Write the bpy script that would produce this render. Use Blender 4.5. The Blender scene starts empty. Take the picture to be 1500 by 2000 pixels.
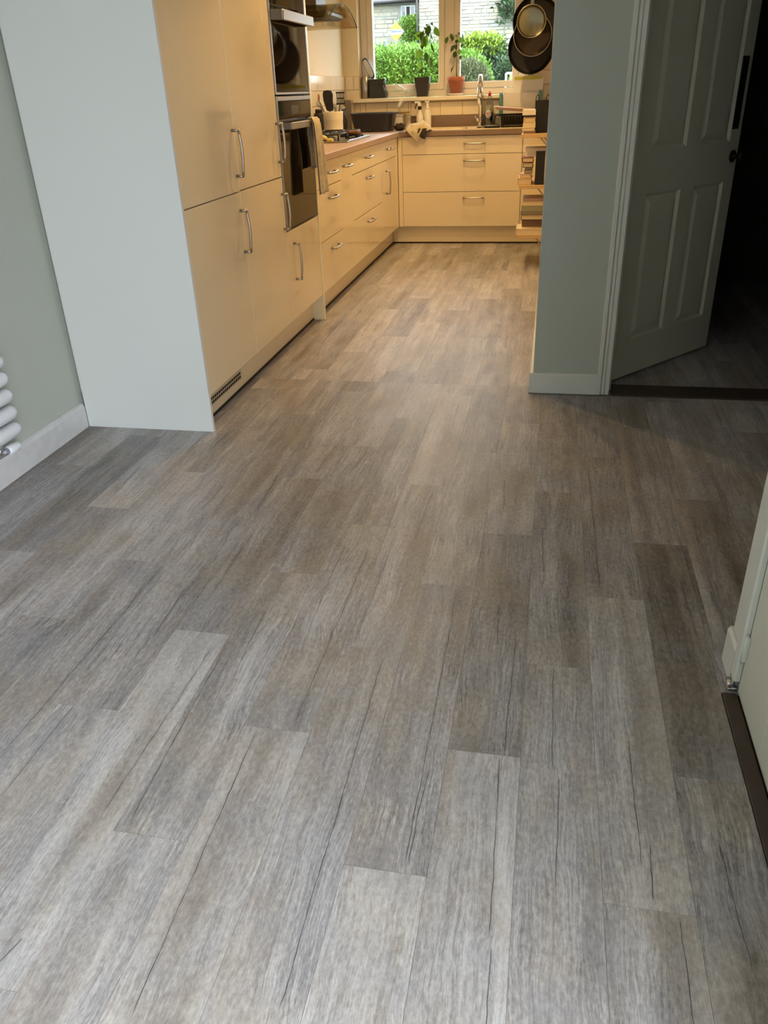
import bpy, bmesh, math, random
from mathutils import Vector, Matrix

# ------------------------------------------------------------------ camera, sky, exposure
SC = bpy.context.scene
COL = SC.collection
F_PX, CAM_H = 1540.0, 1.24
YAW, PITCH, ROLL = 0.20897811, 0.49018229, -0.03667354
cam_data = bpy.data.cameras.new('camera')
cam_data.sensor_fit = 'VERTICAL'
cam_data.sensor_height = 24.0
cam_data.lens = F_PX * 24.0 / 2000.0
cam_data.clip_start = 0.05
cam_data.clip_end = 200
cam = bpy.data.objects.new('camera', cam_data)
COL.objects.link(cam)
fw = Vector((-math.sin(YAW) * math.cos(PITCH), math.cos(YAW) * math.cos(PITCH), -math.sin(PITCH)))
rt = Vector((math.cos(YAW), math.sin(YAW), 0))
up = rt.cross(fw)
r2 = rt * math.cos(ROLL) + up * math.sin(ROLL)
u2 = up * math.cos(ROLL) - rt * math.sin(ROLL)
M = Matrix((r2, u2, -fw)).transposed().to_4x4()
M.translation = Vector((0, 0, CAM_H))
cam.matrix_world = M
SC.camera = cam

world = bpy.data.worlds.new('overcast_sky')
SC.world = world
world.use_nodes = True
bgn = world.node_tree.nodes['Background']
bgn.inputs[0].default_value = (0.85, 0.92, 1.0, 1)
bgn.inputs[1].default_value = 17.0

SC.view_settings.view_transform = 'Standard'
SC.view_settings.look = 'None'
SC.view_settings.exposure = 0.0
SC.view_settings.gamma = 1.0
SC.view_settings.use_curve_mapping = False
SC.cycles.max_bounces = 8
SC.cycles.diffuse_bounces = 5
SC.cycles.glossy_bounces = 4
SC.cycles.transmission_bounces = 6
SC.cycles.transparent_max_bounces = 10
SC.cycles.sample_clamp_indirect = 6.0
SC.cycles.caustics_reflective = False
SC.cycles.caustics_refractive = False


def portal(name, loc, rot, sx, sy):
    """sampling aid in a real glazed opening: the sky itself gives the light"""
    d = bpy.data.lights.new(name, 'AREA')
    d.shape = 'RECTANGLE'
    d.size, d.size_y = sx, sy
    d.cycles.is_portal = True
    o = bpy.data.objects.new(name, d)
    COL.objects.link(o)
    o.location, o.rotation_euler = loc, rot


# glazed garden doors in the right wall beside the camera, and the kitchen window
GD = (-2.60, 0.50, 0.0, 2.16)            # y0, y1, z0, z1 of the opening in the wall x = 0.49..0.66
RY = -2.9
CEIL = 2.42
portal('sky_portal', (0.70, (GD[0] + GD[1]) / 2, 1.06), (math.pi / 2, 0, math.pi / 2), GD[1] - GD[0], 2.12)
portal('sky_portal', (-0.96, 8.2, 1.75), (math.pi / 2, 0, 0), 1.5, 1.1)

WARM = (1.0, 0.66, 0.27)
DOWNLIGHT_W = 44.0

rnd = random.Random(11)

# ------------------------------------------------------------------ materials
def lin(c):
    return tuple(((v / 255) / 12.92 if v <= 10 else (((v / 255) + 0.055) / 1.055) ** 2.4) for v in c) + (1,)


MATS = {}


def mat(name, rgb, rough=0.5, metal=0.0, spec=0.5, var=0.0, vscale=8.0, bump=0.0, bscale=60.0, stretch=(1, 1, 1),
        coat=0.0, emit=None, trans=0.0, rvar=0.0, rgb2=None):
    m = bpy.data.materials.new(name)
    m.use_nodes = True
    nt = m.node_tree
    b = nt.nodes['Principled BSDF']
    col = lin(rgb)
    b.inputs['Base Color'].default_value = col
    b.inputs['Roughness'].default_value = rough
    b.inputs['Metallic'].default_value = metal
    b.inputs['Specular IOR Level'].default_value = spec
    if coat:
        b.inputs['Coat Weight'].default_value = coat
        b.inputs['Coat Roughness'].default_value = 0.04
    if trans:
        b.inputs['Transmission Weight'].default_value = trans
    if emit:
        b.inputs['Emission Color'].default_value = emit[0]
        b.inputs['Emission Strength'].default_value = emit[1]
    tc = nt.nodes.new('ShaderNodeTexCoord')
    mp = nt.nodes.new('ShaderNodeMapping')
    mp.inputs['Scale'].default_value = stretch
    nt.links.new(tc.outputs['Object'], mp.inputs[0])
    if var or rvar:
        n = nt.nodes.new('ShaderNodeTexNoise')
        n.inputs['Scale'].default_value = vscale
        n.inputs['Detail'].default_value = 5
        nt.links.new(mp.outputs[0], n.inputs['Vector'])
        if var:
            mx = nt.nodes.new('ShaderNodeMix')
            mx.data_type = 'RGBA'
            c2 = lin(rgb2) if rgb2 else tuple(v * (1 - var) for v in col[:3]) + (1,)
            mx.inputs[6].default_value = col if rgb2 else tuple(min(1, v * (1 + var * 0.6)) for v in col[:3]) + (1,)
            mx.inputs[7].default_value = c2
            nt.links.new(n.outputs['Fac'], mx.inputs[0])
            nt.links.new(mx.outputs[2], b.inputs['Base Color'])
        if rvar:
            mr = nt.nodes.new('ShaderNodeMapRange')
            mr.inputs[3].default_value = max(0, rough - rvar)
            mr.inputs[4].default_value = min(1, rough + rvar)
            nt.links.new(n.outputs['Fac'], mr.inputs[0])
            nt.links.new(mr.outputs[0], b.inputs['Roughness'])
    if bump:
        n2 = nt.nodes.new('ShaderNodeTexNoise')
        n2.inputs['Scale'].default_value = bscale
        n2.inputs['Detail'].default_value = 4
        nt.links.new(mp.outputs[0], n2.inputs['Vector'])
        bp = nt.nodes.new('ShaderNodeBump')
        bp.inputs['Strength'].default_value = bump
        bp.inputs['Distance'].default_value = 0.01
        nt.links.new(n2.outputs['Fac'], bp.inputs['Height'])
        nt.links.new(bp.outputs[0], b.inputs['Normal'])
    MATS[name] = m
    return m


def glass_mat(name, tint=(255, 255, 255), refl=0.08, rough=0.0):
    m = bpy.data.materials.new(name)
    m.use_nodes = True
    nt = m.node_tree
    nt.nodes.clear()
    out = nt.nodes.new('ShaderNodeOutputMaterial')
    mix = nt.nodes.new('ShaderNodeMixShader')
    tr = nt.nodes.new('ShaderNodeBsdfTransparent')
    tr.inputs[0].default_value = lin(tint)
    gl = nt.nodes.new('ShaderNodeBsdfGlossy')
    gl.inputs['Roughness'].default_value = rough
    lw = nt.nodes.new('ShaderNodeLayerWeight')
    lw.inputs[0].default_value = 0.25
    mr = nt.nodes.new('ShaderNodeMapRange')
    mr.inputs[3].default_value = refl
    mr.inputs[4].default_value = 0.5
    nt.links.new(lw.outputs['Facing'], mr.inputs[0])
    nt.links.new(mr.outputs[0], mix.inputs[0])
    nt.links.new(tr.outputs[0], mix.inputs[1])
    nt.links.new(gl.outputs[0], mix.inputs[2])
    nt.links.new(mix.outputs[0], out.inputs[0])
    MATS[name] = m
    return m


class NG:
    def __init__(s, nt):
        s.nt = nt

    def n(s, t, **kw):
        nd = s.nt.nodes.new(t)
        for k, v in kw.items():
            setattr(nd, k, v)
        return nd

    def link(s, a, b):
        s.nt.links.new(a, b)

    def val(s, sock, v):
        if hasattr(v, 'is_output') or isinstance(v, bpy.types.NodeSocket):
            s.link(v, sock)
        else:
            sock.default_value = v

    def math(s, op, a, b=0.0, c=None, clamp=False):
        nd = s.n('ShaderNodeMath', operation=op)
        nd.use_clamp = clamp
        s.val(nd.inputs[0], a)
        s.val(nd.inputs[1], b)
        if c is not None:
            s.val(nd.inputs[2], c)
        return nd.outputs[0]

    def attr(s, name):
        nd = s.n('ShaderNodeAttribute', attribute_type='OBJECT')
        nd.attribute_name = name
        return nd

    def mapr(s, v, a, b, c, d):
        nd = s.n('ShaderNodeMapRange')
        s.val(nd.inputs[0], v)
        nd.inputs[1].default_value = a
        nd.inputs[2].default_value = b
        nd.inputs[3].default_value = c
        nd.inputs[4].default_value = d
        return nd.outputs[0]

    def mix(s, f, a, b, blend='MIX'):
        nd = s.n('ShaderNodeMix', data_type='RGBA', blend_type=blend)
        s.val(nd.inputs[0], f)
        s.val(nd.inputs[6], a)
        s.val(nd.inputs[7], b)
        return nd.outputs[2]

    def noise(s, vec, scale, detail=4.0, rough=0.55):
        nd = s.n('ShaderNodeTexNoise')
        s.link(vec, nd.inputs['Vector'])
        nd.inputs['Scale'].default_value = scale
        nd.inputs['Detail'].default_value = detail
        nd.inputs['Roughness'].default_value = rough
        return nd.outputs['Fac']


def plank_material(name, dark, mid, light, tone_gain):
    m = bpy.data.materials.new(name)
    m.use_nodes = True
    nt = m.node_tree
    g = NG(nt)
    b = nt.nodes['Principled BSDF']
    tc = g.n('ShaderNodeTexCoord')
    oi = g.n('ShaderNodeObjectInfo')
    sep = g.n('ShaderNodeSeparateXYZ')
    g.link(tc.outputs['Object'], sep.inputs[0])
    x, y = sep.outputs[0], sep.outputs[1]
    rz = g.math('MULTIPLY', oi.outputs['Random'], 97.0)

    def vec(sx, sy, warp=None):
        c = g.n('ShaderNodeCombineXYZ')
        xx = g.math('MULTIPLY', x if warp is None else g.math('ADD', x, warp), sx)
        g.link(xx, c.inputs[0])
        g.link(g.math('MULTIPLY', y, sy), c.inputs[1])
        g.link(rz, c.inputs[2])
        return c.outputs[0]
    # slow sideways drift of the grain
    warp = g.math('MULTIPLY', g.math('SUBTRACT', g.noise(vec(9, 3.5), 1.0, 3), 0.5), 0.05)
    broad = g.noise(vec(13, 2.2, warp), 1.0, 5, 0.6)
    fine = g.noise(vec(520, 60, warp), 1.0, 3, 0.65)
    lines = g.noise(vec(240, 7, warp), 1.0, 4, 0.6)
    strip = g.noise(vec(24, 0.5, warp), 1.0, 1)
    mott = g.noise(vec(120, 62), 1.0, 5, 0.72)
    blot = g.noise(vec(9, 5), 1.0, 3)
    tone = g.math('MULTIPLY', g.attr('tone').outputs['Fac'], tone_gain)
    f = g.math('ADD', g.math('MULTIPLY', g.math('SUBTRACT', broad, 0.5), 0.75), 0.5)
    f = g.math('ADD', f, g.math('MULTIPLY', g.math('SUBTRACT', mott, 0.5), 1.0))
    f = g.math('ADD', f, g.math('MULTIPLY', g.math('SUBTRACT', blot, 0.5), 0.5))
    grainy = g.mapr(g.noise(vec(7, 2.5), 1.0, 2), 0.40, 0.62, 0.25, 1.0)
    gl = g.math('ADD', g.math('MULTIPLY', g.math('SUBTRACT', lines, 0.5), 1.5),
                g.math('MULTIPLY', g.math('SUBTRACT', fine, 0.5), 1.15))
    f = g.math('ADD', f, g.math('MULTIPLY', gl, grainy))
    f = g.math('ADD', f, g.math('MULTIPLY', g.math('SUBTRACT', strip, 0.5), 0.55))
    f = g.math('ADD', f, tone)
    ramp = g.n('ShaderNodeValToRGB')
    ramp.color_ramp.elements[0].position = 0.0
    ramp.color_ramp.elements[0].color = lin(dark)
    ramp.color_ramp.elements[1].position = 1.0
    ramp.color_ramp.elements[1].color = lin(light)
    e = ramp.color_ramp.elements.new(0.5)
    e.color = lin(mid)
    g.link(f, ramp.inputs[0])
    col = ramp.outputs[0]
    # cool and tan drifts in the print
    hue = g.noise(vec(6, 3.2), 1.0, 3)
    col = g.mix(g.mapr(hue, 0.42, 0.62, 0, 0.30), col, (0.31, 0.32, 0.38, 1))
    col = g.mix(g.mapr(hue, 0.50, 0.36, 0, 0.20), col, (0.40, 0.32, 0.24, 1))
    # long drying cracks printed along the grain
    wob = g.math('MULTIPLY', g.math('SUBTRACT', g.noise(vec(0.0, 7), 1.0, 4, 0.6), 0.5), 0.012)
    thick = g.noise(vec(0.0, 16), 1.0, 3)
    total = None
    for k in ('a', 'b'):
        s2 = g.n('ShaderNodeSeparateXYZ')
        g.link(g.attr('crack_' + k).outputs['Vector'], s2.inputs[0])
        s3 = g.n('ShaderNodeSeparateXYZ')
        g.link(g.attr('crack_span_' + k).outputs['Vector'], s3.inputs[0])
        lo, hi = s3.outputs[0], s3.outputs[1]
        t = g.math('DIVIDE', g.math('SUBTRACT', y, lo), g.math('SUBTRACT', hi, lo))
        cx = g.math('ADD', s2.outputs[0], g.math('MULTIPLY', t, g.math('SUBTRACT', s2.outputs[1], s2.outputs[0])))
        d = g.math('ABSOLUTE', g.math('SUBTRACT', g.math('SUBTRACT', x, cx), wob))
        hw = g.math('ADD', g.math('MULTIPLY', thick, 0.0022), -0.00015)
        line = g.math('SUBTRACT', 1.0, g.math('DIVIDE', d, g.math('MAXIMUM', hw, 0.0001)), clamp=True)
        line = g.math('MULTIPLY', line, 1.8, clamp=True)
        soft = g.math('MULTIPLY', g.math('SUBTRACT', 1.0, g.math('DIVIDE', d, 0.010), clamp=True), 0.16)
        line = g.math('MAXIMUM', line, soft)
        ends = g.math('MULTIPLY', g.math('MULTIPLY', t, 20, clamp=True), g.math('MULTIPLY', g.math('SUBTRACT', 1.0, t), 20, clamp=True), clamp=True)
        line = g.math('MULTIPLY', line, ends)
        total = line if total is None else g.math('MAXIMUM', total, line)
    col = g.mix(g.math('MULTIPLY', total, 0.9), col, (0.022, 0.022, 0.026, 1))
    g.link(col, b.inputs['Base Color'])
    g.link(g.mapr(mott, 0.3, 0.7, 0.30, 0.46), b.inputs['Roughness'])
    b.inputs['Specular IOR Level'].default_value = 0.30
    bp = g.n('ShaderNodeBump')
    bp.inputs['Strength'].default_value = 0.12
    bp.inputs['Distance'].default_value = 0.002
    g.link(g.math('SUBTRACT', g.math('ADD', fine, lines), total), bp.inputs['Height'])
    g.link(bp.outputs[0], b.inputs['Normal'])
    MATS[name] = m
    return m


PLANK = plank_material('weathered_oak_print', (92, 86, 83), (158, 151, 148), (208, 203, 201), 0.24)

mat('wall_sage', (184, 188, 178), 0.75, var=0.04, vscale=1.5, bump=0.03, bscale=180)
mat('wall_cream', (236, 222, 190), 0.7, var=0.03, vscale=2, bump=0.03, bscale=180)
mat('ceiling_white', (238, 236, 230), 0.9, var=0.02)
mat('trim_white', (216, 216, 208), 0.42, var=0.05, vscale=6, bump=0.03, bscale=30)
mat('trim_worn', (222, 222, 224), 0.45, var=0.12, vscale=22, rgb2=(196, 192, 188), bump=0.05, bscale=40)
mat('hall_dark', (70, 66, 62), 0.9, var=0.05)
mat('door_paint', (214, 212, 198), 0.42, var=0.03, vscale=4, bump=0.02, bscale=90)
mat('gloss_cream', (230, 214, 182), 0.07, spec=0.42, var=0.012, vscale=3, bump=0.012, bscale=2.2)
mat('gloss_edge', (240, 228, 190), 0.25)
mat('end_white', (224, 226, 224), 0.32, var=0.015, vscale=2)
mat('carcass_white', (222, 220, 212), 0.5, var=0.02)
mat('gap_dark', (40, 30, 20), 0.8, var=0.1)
mat('plinth_cream', (228, 212, 178), 0.22, var=0.02)
mat('steel', (168, 163, 156), 0.36, metal=1.0, var=0.06, vscale=60, stretch=(1, 1, 12))
mat('steel_dark', (104, 100, 96), 0.42, metal=1.0, var=0.06)
mat('steel_handle', (178, 172, 165), 0.32, metal=1.0, var=0.05, vscale=90)
mat('chrome', (225, 225, 225), 0.08, metal=1.0, var=0.02)
mat('oven_glass', (22, 16, 11), 0.035, spec=0.42, var=0.05)
mat('oven_black', (24, 20, 18), 0.3, var=0.1)
mat('oven_print', (170, 165, 158), 0.5, var=0.05)
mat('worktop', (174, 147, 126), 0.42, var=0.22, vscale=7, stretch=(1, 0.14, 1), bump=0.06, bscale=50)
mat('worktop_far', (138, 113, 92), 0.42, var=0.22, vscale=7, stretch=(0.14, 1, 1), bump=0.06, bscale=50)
mat('tile_cream', (234, 218, 186), 0.16, var=0.03, vscale=5)
mat('grout', (186, 160, 118), 0.9, var=0.08)
mat('upvc', (236, 228, 214), 0.32, var=0.02)
mat('sill_white', (238, 228, 206), 0.35, var=0.03)
glass_mat('window_glass', (222, 226, 226), 0.03)
glass_mat('hood_glass', (226, 218, 196), 0.06)
glass_mat('clear_plastic', (232, 236, 232), 0.10, 0.05)
glass_mat('green_liquid', (70, 96, 40), 0.12, 0.05)
mat('iron', (22, 20, 20), 0.5, var=0.2, bump=0.1)
mat('black_plastic', (20, 19, 18), 0.38, var=0.15)
mat('black_matte', (17, 15, 14), 0.55, var=0.15)
mat('nonstick', (16, 14, 13), 0.5, var=0.2, bump=0.03)
mat('pan_steel', (138, 138, 124), 0.30, metal=1.0, var=0.05, vscale=30)
mat('pan_brown', (70, 58, 48), 0.3, metal=0.5, var=0.1)
mat('bowl_plastic', (52, 55, 66), 0.4, var=0.06)
mat('crock', (236, 226, 204), 0.4, var=0.05, vscale=14, bump=0.04, bscale=30)
mat('wood_spoon', (176, 122, 66), 0.6, var=0.2, vscale=12, stretch=(1, 1, 0.1))
mat('grey_board', (122, 112, 100), 0.55, var=0.1, vscale=16)
mat('terracotta', (186, 112, 78), 0.75, var=0.14, vscale=18, bump=0.08, bscale=60)
mat('pot_black', (54, 50, 46), 0.5, var=0.1)
mat('soil', (50, 38, 28), 0.95, var=0.4, vscale=60, bump=0.6, bscale=120)
mat('stem', (78, 92, 46), 0.6, var=0.2)
mat('saucer', (232, 226, 220), 0.35, var=0.03)
mat('caddy_dark', (46, 46, 40), 0.45, var=0.12, vscale=10, bump=0.1, bscale=20)
mat('caddy_white', (236, 236, 236), 0.35, var=0.03)
mat('tin', (186, 184, 180), 0.3, metal=0.9, var=0.08)
mat('scourer', (62, 50, 34), 0.8, var=0.5, vscale=40)
mat('towel_cream', (228, 216, 184), 0.9, var=0.32, vscale=30, bump=0.35, bscale=60, rgb2=(150, 130, 100))
mat('towel_dark', (60, 52, 46), 0.95, var=0.3, vscale=16, bump=0.3, bscale=80)
mat('white_plastic', (236, 234, 228), 0.35, var=0.03)
mat('frosted', (232, 226, 214), 0.3, var=0.04)
mat('lime', (198, 200, 70), 0.4, var=0.06)
mat('teal', (86, 140, 138), 0.45, var=0.06)
mat('pink_tray', (224, 190, 178), 0.35, var=0.06)
mat('red', (186, 40, 46), 0.4, var=0.08)
mat('banana', (222, 208, 138), 0.5, var=0.16, vscale=26, rgb2=(170, 150, 80))
mat('rust_brown', (120, 80, 52), 0.8, var=0.25, vscale=40, bump=0.3)
mat('brass', (190, 160, 90), 0.3, metal=1.0, var=0.05)
mat('shelf_wood', (206, 172, 128), 0.5, var=0.12, vscale=9, stretch=(1, 0.15, 1))
mat('bracket', (176, 160, 130), 0.45, metal=0.4, var=0.04)
mat('pages', (226, 206, 172), 0.85, var=0.16, vscale=200, stretch=(0.02, 0.02, 1))
for nm, c in dict(book_cream=(224, 206, 170), book_pink=(206, 176, 160), book_dark=(52, 38, 34), book_sage=(150, 150, 120),
                  book_grey=(132, 122, 108), book_brown=(128, 98, 74), book_white=(232, 224, 212), book_red=(128, 48, 42),
                  book_tan=(190, 156, 112)).items():
    mat(nm, c, 0.5, var=0.06, vscale=12)
mat('radiator_white', (232, 234, 240), 0.3, var=0.015)
mat('valve_chrome', (216, 216, 222), 0.15, metal=0.9, var=0.04)
mat('threshold_dark', (62, 50, 44), 0.5, var=0.14, vscale=20)
mat('vent_grey', (206, 192, 164), 0.4, var=0.05)
mat('knob_dark', (44, 38, 32), 0.35, metal=0.7, var=0.1)
def leaf_mat(name, rgb, tr):
    m = mat(name, rgb, 0.45, var=0.25, vscale=14)
    nt = m.node_tree
    b = nt.nodes['Principled BSDF']
    out = nt.nodes['Material Output']
    t = nt.nodes.new('ShaderNodeBsdfTranslucent')
    t.inputs[0].default_value = lin(tr)
    mx = nt.nodes.new('ShaderNodeMixShader')
    mx.inputs[0].default_value = 0.5
    nt.links.new(b.outputs[0], mx.inputs[1])
    nt.links.new(t.outputs[0], mx.inputs[2])
    nt.links.new(mx.outputs[0], out.inputs[0])


leaf_mat('leaf', (82, 108, 40), (98, 124, 32))
leaf_mat('leaf_dark', (58, 76, 34), (54, 70, 24))
# outdoors
mat('stone_a', (150, 144, 131), 0.9, var=0.18, vscale=3, bump=0.4, bscale=9)
mat('stone_b', (142, 139, 131), 0.9, var=0.18, vscale=3, bump=0.4, bscale=9)
mat('stone_c', (155, 145, 126), 0.9, var=0.18, vscale=3, bump=0.4, bscale=9)
mat('mortar', (135, 131, 121), 0.95, var=0.1)
mat('roof_slate', (84, 78, 78), 0.8, var=0.2, vscale=8)
mat('gutter', (42, 38, 38), 0.5, var=0.1)
mat('frame_white', (193, 196, 198), 0.4, var=0.03)
mat('pane_dark', (60, 72, 84), 0.1, spec=0.8, var=0.1)
mat('door_blue', (127, 146, 162), 0.5, var=0.05)
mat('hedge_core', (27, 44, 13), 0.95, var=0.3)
mat('hedge_leaf', (119, 151, 48), 0.6, var=0.45, vscale=2.5, rgb2=(66, 106, 32))
mat('hedge_lime', (142, 156, 45), 0.6, var=0.4, vscale=5, rgb2=(98, 131, 33))
mat('hedge_deep', (52, 80, 32), 0.6, var=0.45, vscale=6, rgb2=(26, 45, 21))
mat('hedge_olive', (93, 96, 57), 0.7, var=0.4, vscale=9, rgb2=(61, 70, 37))
mat('lawn_green', (59, 80, 34), 0.95, var=0.3, vscale=6, bump=0.4, bscale=40)
mat('patio_stone', (136, 133, 127), 0.85, var=0.12, vscale=2)
mat('sign_yellow', (170, 140, 45), 0.5, var=0.04)
mat('sign_white', (186, 187, 188), 0.5, var=0.03)
mat('sign_blue', (49, 68, 116), 0.5, var=0.05)
mat('sign_orange', (180, 119, 38), 0.5, var=0.05)
mat('fabric_blue', (39, 51, 85), 0.8, var=0.15)
mat('cushion_yellow', (128, 122, 54), 0.8, var=0.1)
lampm = mat('lamp_lens', (255, 240, 210), 0.4, emit=((1.0, 0.72, 0.42, 1), 12.0), var=0.01)


# ------------------------------------------------------------------ mesh helpers
class MB:
    def __init__(s):
        s.v, s.f, s.sm = [], [], []

    def add(s, vs, fs, smooth=False):
        o = len(s.v)
        s.v += [tuple(p) for p in vs]
        s.f += [tuple(i + o for i in f) for f in fs]
        s.sm += [smooth] * len(fs)
        return s

    def box(s, x0, x1, y0, y1, z0, z1, bev=0.0, seg=1):
        if x0 > x1: x0, x1 = x1, x0
        if y0 > y1: y0, y1 = y1, y0
        if z0 > z1: z0, z1 = z1, z0
        vs = [(x0, y0, z0), (x1, y0, z0), (x1, y1, z0), (x0, y1, z0), (x0, y0, z1), (x1, y0, z1), (x1, y1, z1), (x0, y1, z1)]
        fs = [(3, 2, 1, 0), (4, 5, 6, 7), (0, 1, 5, 4), (1, 2, 6, 5), (2, 3, 7, 6), (3, 0, 4, 7)]
        if not bev:
            return s.add(vs, fs)
        bm = bmesh.new()
        bv = [bm.verts.new(p) for p in vs]
        for f in fs:
            bm.faces.new([bv[i] for i in f])
        bmesh.ops.bevel(bm, geom=bm.edges[:], offset=bev, segments=seg, affect='EDGES', profile=0.5)
        bm.verts.index_update()
        s.add([v.co.copy() for v in bm.verts], [[v.index for v in f.verts] for f in bm.faces])
        bm.free()
        return s

    def tube(s, pts, r, n=10, caps=True, smooth=True, sq=1.0):
        """round bar along a path; r a number or one per point; sq flattens the second axis"""
        pts = [Vector(p) for p in pts]
        rs = r if isinstance(r, (list, tuple)) else [r] * len(pts)
        vs, fs = [], []
        t0 = (pts[1] - pts[0]).normalized()
        a = Vector((0, 0, 1)) if abs(t0.z) < 0.9 else Vector((1, 0, 0))
        u = t0.cross(a).normalized()
        for i, p in enumerate(pts):
            if i == 0: t = pts[1] - pts[0]
            elif i == len(pts) - 1: t = pts[-1] - pts[-2]
            else: t = (pts[i + 1] - pts[i]).normalized() + (pts[i] - pts[i - 1]).normalized()
            t.normalize()
            u = (u - t * u.dot(t)).normalized()
            w = t.cross(u)
            for k in range(n):
                an = 2 * math.pi * k / n
                vs.append(p + (u * math.cos(an) + w * math.sin(an) * sq) * rs[i])
        for i in range(len(pts) - 1):
            for k in range(n):
                fs.append((i * n + k, i * n + (k + 1) % n, (i + 1) * n + (k + 1) % n, (i + 1) * n + k))
        s.add(vs, fs, smooth)
        if caps:
            o = len(s.v) - len(vs)
            s.f += [tuple(o + k for k in reversed(range(n))), tuple(o + (len(pts) - 1) * n + k for k in range(n))]
            s.sm += [False, False]
        return s

    def lathe(s, prof, c=(0, 0, 0), n=24, smooth=True, axis='z', ry=1.0, caps=True):
        """prof: (radius, height) pairs turned about an axis through c"""
        vs, fs = [], []
        for (r, h) in prof:
            for k in range(n):
                an = 2 * math.pi * k / n
                a, b = r * math.cos(an), r * math.sin(an) * ry
                if axis == 'z': p = (c[0] + a, c[1] + b, c[2] + h)
                elif axis == 'y': p = (c[0] + a, c[1] + h, c[2] + b)
                else: p = (c[0] + h, c[1] + a, c[2] + b)
                vs.append(p)
        for i in range(len(prof) - 1):
            for k in range(n):
                q = (i * n + k, i * n + (k + 1) % n, (i + 1) * n + (k + 1) % n, (i + 1) * n + k)
                fs.append(q if axis != 'y' else q[::-1])
        s.add(vs, fs, smooth)
        o = len(s.v) - len(vs)
        for idx in (0, len(prof) - 1):
            if caps and prof[idx][0] > 1e-5:
                s.f.append(tuple(o + idx * n + k for k in (range(n) if idx else reversed(range(n)))))
                s.sm.append(False)
        return s

    def prism(s, outline, d0, d1, axis='y'):
        """polygon outline extruded along an axis; outline is (a,b) in the other two axes"""
        n = len(outline)
        def P(a, b, d):
            return {'y': (a, d, b), 'x': (d, a, b), 'z': (a, b, d)}[axis]
        vs = [P(a, b, d0) for a, b in outline] + [P(a, b, d1) for a, b in outline]
        fs = [tuple(range(n)), tuple(reversed(range(n, 2 * n)))] + [(i, n + i, n + (i + 1) % n, (i + 1) % n) for i in range(n)]
        return s.add(vs, fs)

    def grid(s, fn, nu, nv, smooth=True):
        vs = [fn(i / nu, j / nv) for j in range(nv + 1) for i in range(nu + 1)]
        fs = [(j * (nu + 1) + i, j * (nu + 1) + i + 1, (j + 1) * (nu + 1) + i + 1, (j + 1) * (nu + 1) + i) for j in range(nv) for i in range(nu)]
        return s.add(vs, fs, smooth)


ROOT = {}


def root_loc(o):
    while o.parent:
        o = o.parent
    return Vector(o.location)


def build(name, mb, m, parent=None, origin=None, fix=True):
    """link a mesh object; vertices are given in room coordinates"""
    me = bpy.data.meshes.new(name)
    off = Vector((0, 0, 0))
    if parent is not None:
        off = ROOT[parent.name]
    elif origin is not None:
        off = Vector(origin)
    me.from_pydata([tuple(Vector(p) - off) for p in mb.v], [], mb.f)
    me.polygons.foreach_set('use_smooth', mb.sm)
    if fix:
        bm = bmesh.new()
        bm.from_mesh(me)
        bmesh.ops.recalc_face_normals(bm, faces=bm.faces)
        bm.to_mesh(me)
        bm.free()
    me.update()
    me.materials.append(MATS[m] if isinstance(m, str) else m)
    o = bpy.data.objects.new(name, me)
    COL.objects.link(o)
    if parent is not None:
        o.parent = parent
        ROOT[o.name] = off
    else:
        o.location = off
        ROOT[o.name] = off
    return o


def solidify(o, t):
    md = o.modifiers.new('thickness', 'SOLIDIFY')
    md.thickness = t
    md.offset = 0
    return o


def thing(name, label, cat, loc, group=None):
    o = bpy.data.objects.new(name, None)
    o.empty_display_size = 0.05
    COL.objects.link(o)
    o.location = loc
    ROOT[o.name] = Vector(loc)
    o['label'], o['category'] = label, cat
    if group: o['group'] = group
    return o


def tag(o, label, cat, group=None):
    o['label'], o['category'] = label, cat
    if group: o['group'] = group
    return o


def struct(name, mb, m, parent=None):
    o = build(name, mb, m, parent)
    if parent is None: o['kind'] = 'structure'
    return o


def B(*a, **k):
    return MB().box(*a, **k)


def bow(p0, p1, n, out=0.03, r=0.0058):
    """bowed bar handle between two posts, standing off along n"""
    p0, p1, n = Vector(p0), Vector(p1), Vector(n)
    pts = []
    for i in range(9):
        t = i / 8
        pts.append(p0.lerp(p1, t) + n * (out + 0.007 * math.sin(math.pi * t)))
    mb = MB()
    mb.tube(pts, r, 8, sq=1.0)
    d = (p1 - p0).normalized()
    for p in (p0, p1):
        mb.tube([p + d * (r if p is p0 else -r) * 0.6, p + d * (r if p is p0 else -r) * 0.6 + n * (out + 0.002)], r * 1.05, 8)
    return mb


# ------------------------------------------------------------------ the shell
XL, YB, XK = -1.92, 7.98, -0.03          # left wall, far wall, kitchen right wall
T = 0.15
floor = struct('floor', MB().box(XL - T, 0.66, RY - T, 3.58, -0.10, -0.004).box(0.66, 1.95, 1.5, 3.58, -0.10, -0.004).box(XL - T, 0.10, 3.58, YB + T, -0.10, -0.004), 'gap_dark')
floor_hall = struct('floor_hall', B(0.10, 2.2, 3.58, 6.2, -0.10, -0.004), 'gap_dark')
struct('wall_left', B(XL - T, XL, RY - T, YB + T, 0, CEIL), 'wall_sage')
# far wall, built around the window opening
WX0, WX1, WZ0, WZ1 = -1.775, -0.295, 1.152, 2.10
wb = MB().box(XL, WX0, YB, YB + 0.26, 0, CEIL).box(WX1, 0.25, YB, YB + 0.26, 0, CEIL)
wb.box(WX0, WX1, YB, YB + 0.26, 0, WZ0).box(WX0, WX1, YB, YB + 0.26, WZ1, CEIL)
wall_back = struct('wall_back', wb, 'wall_cream')
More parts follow.
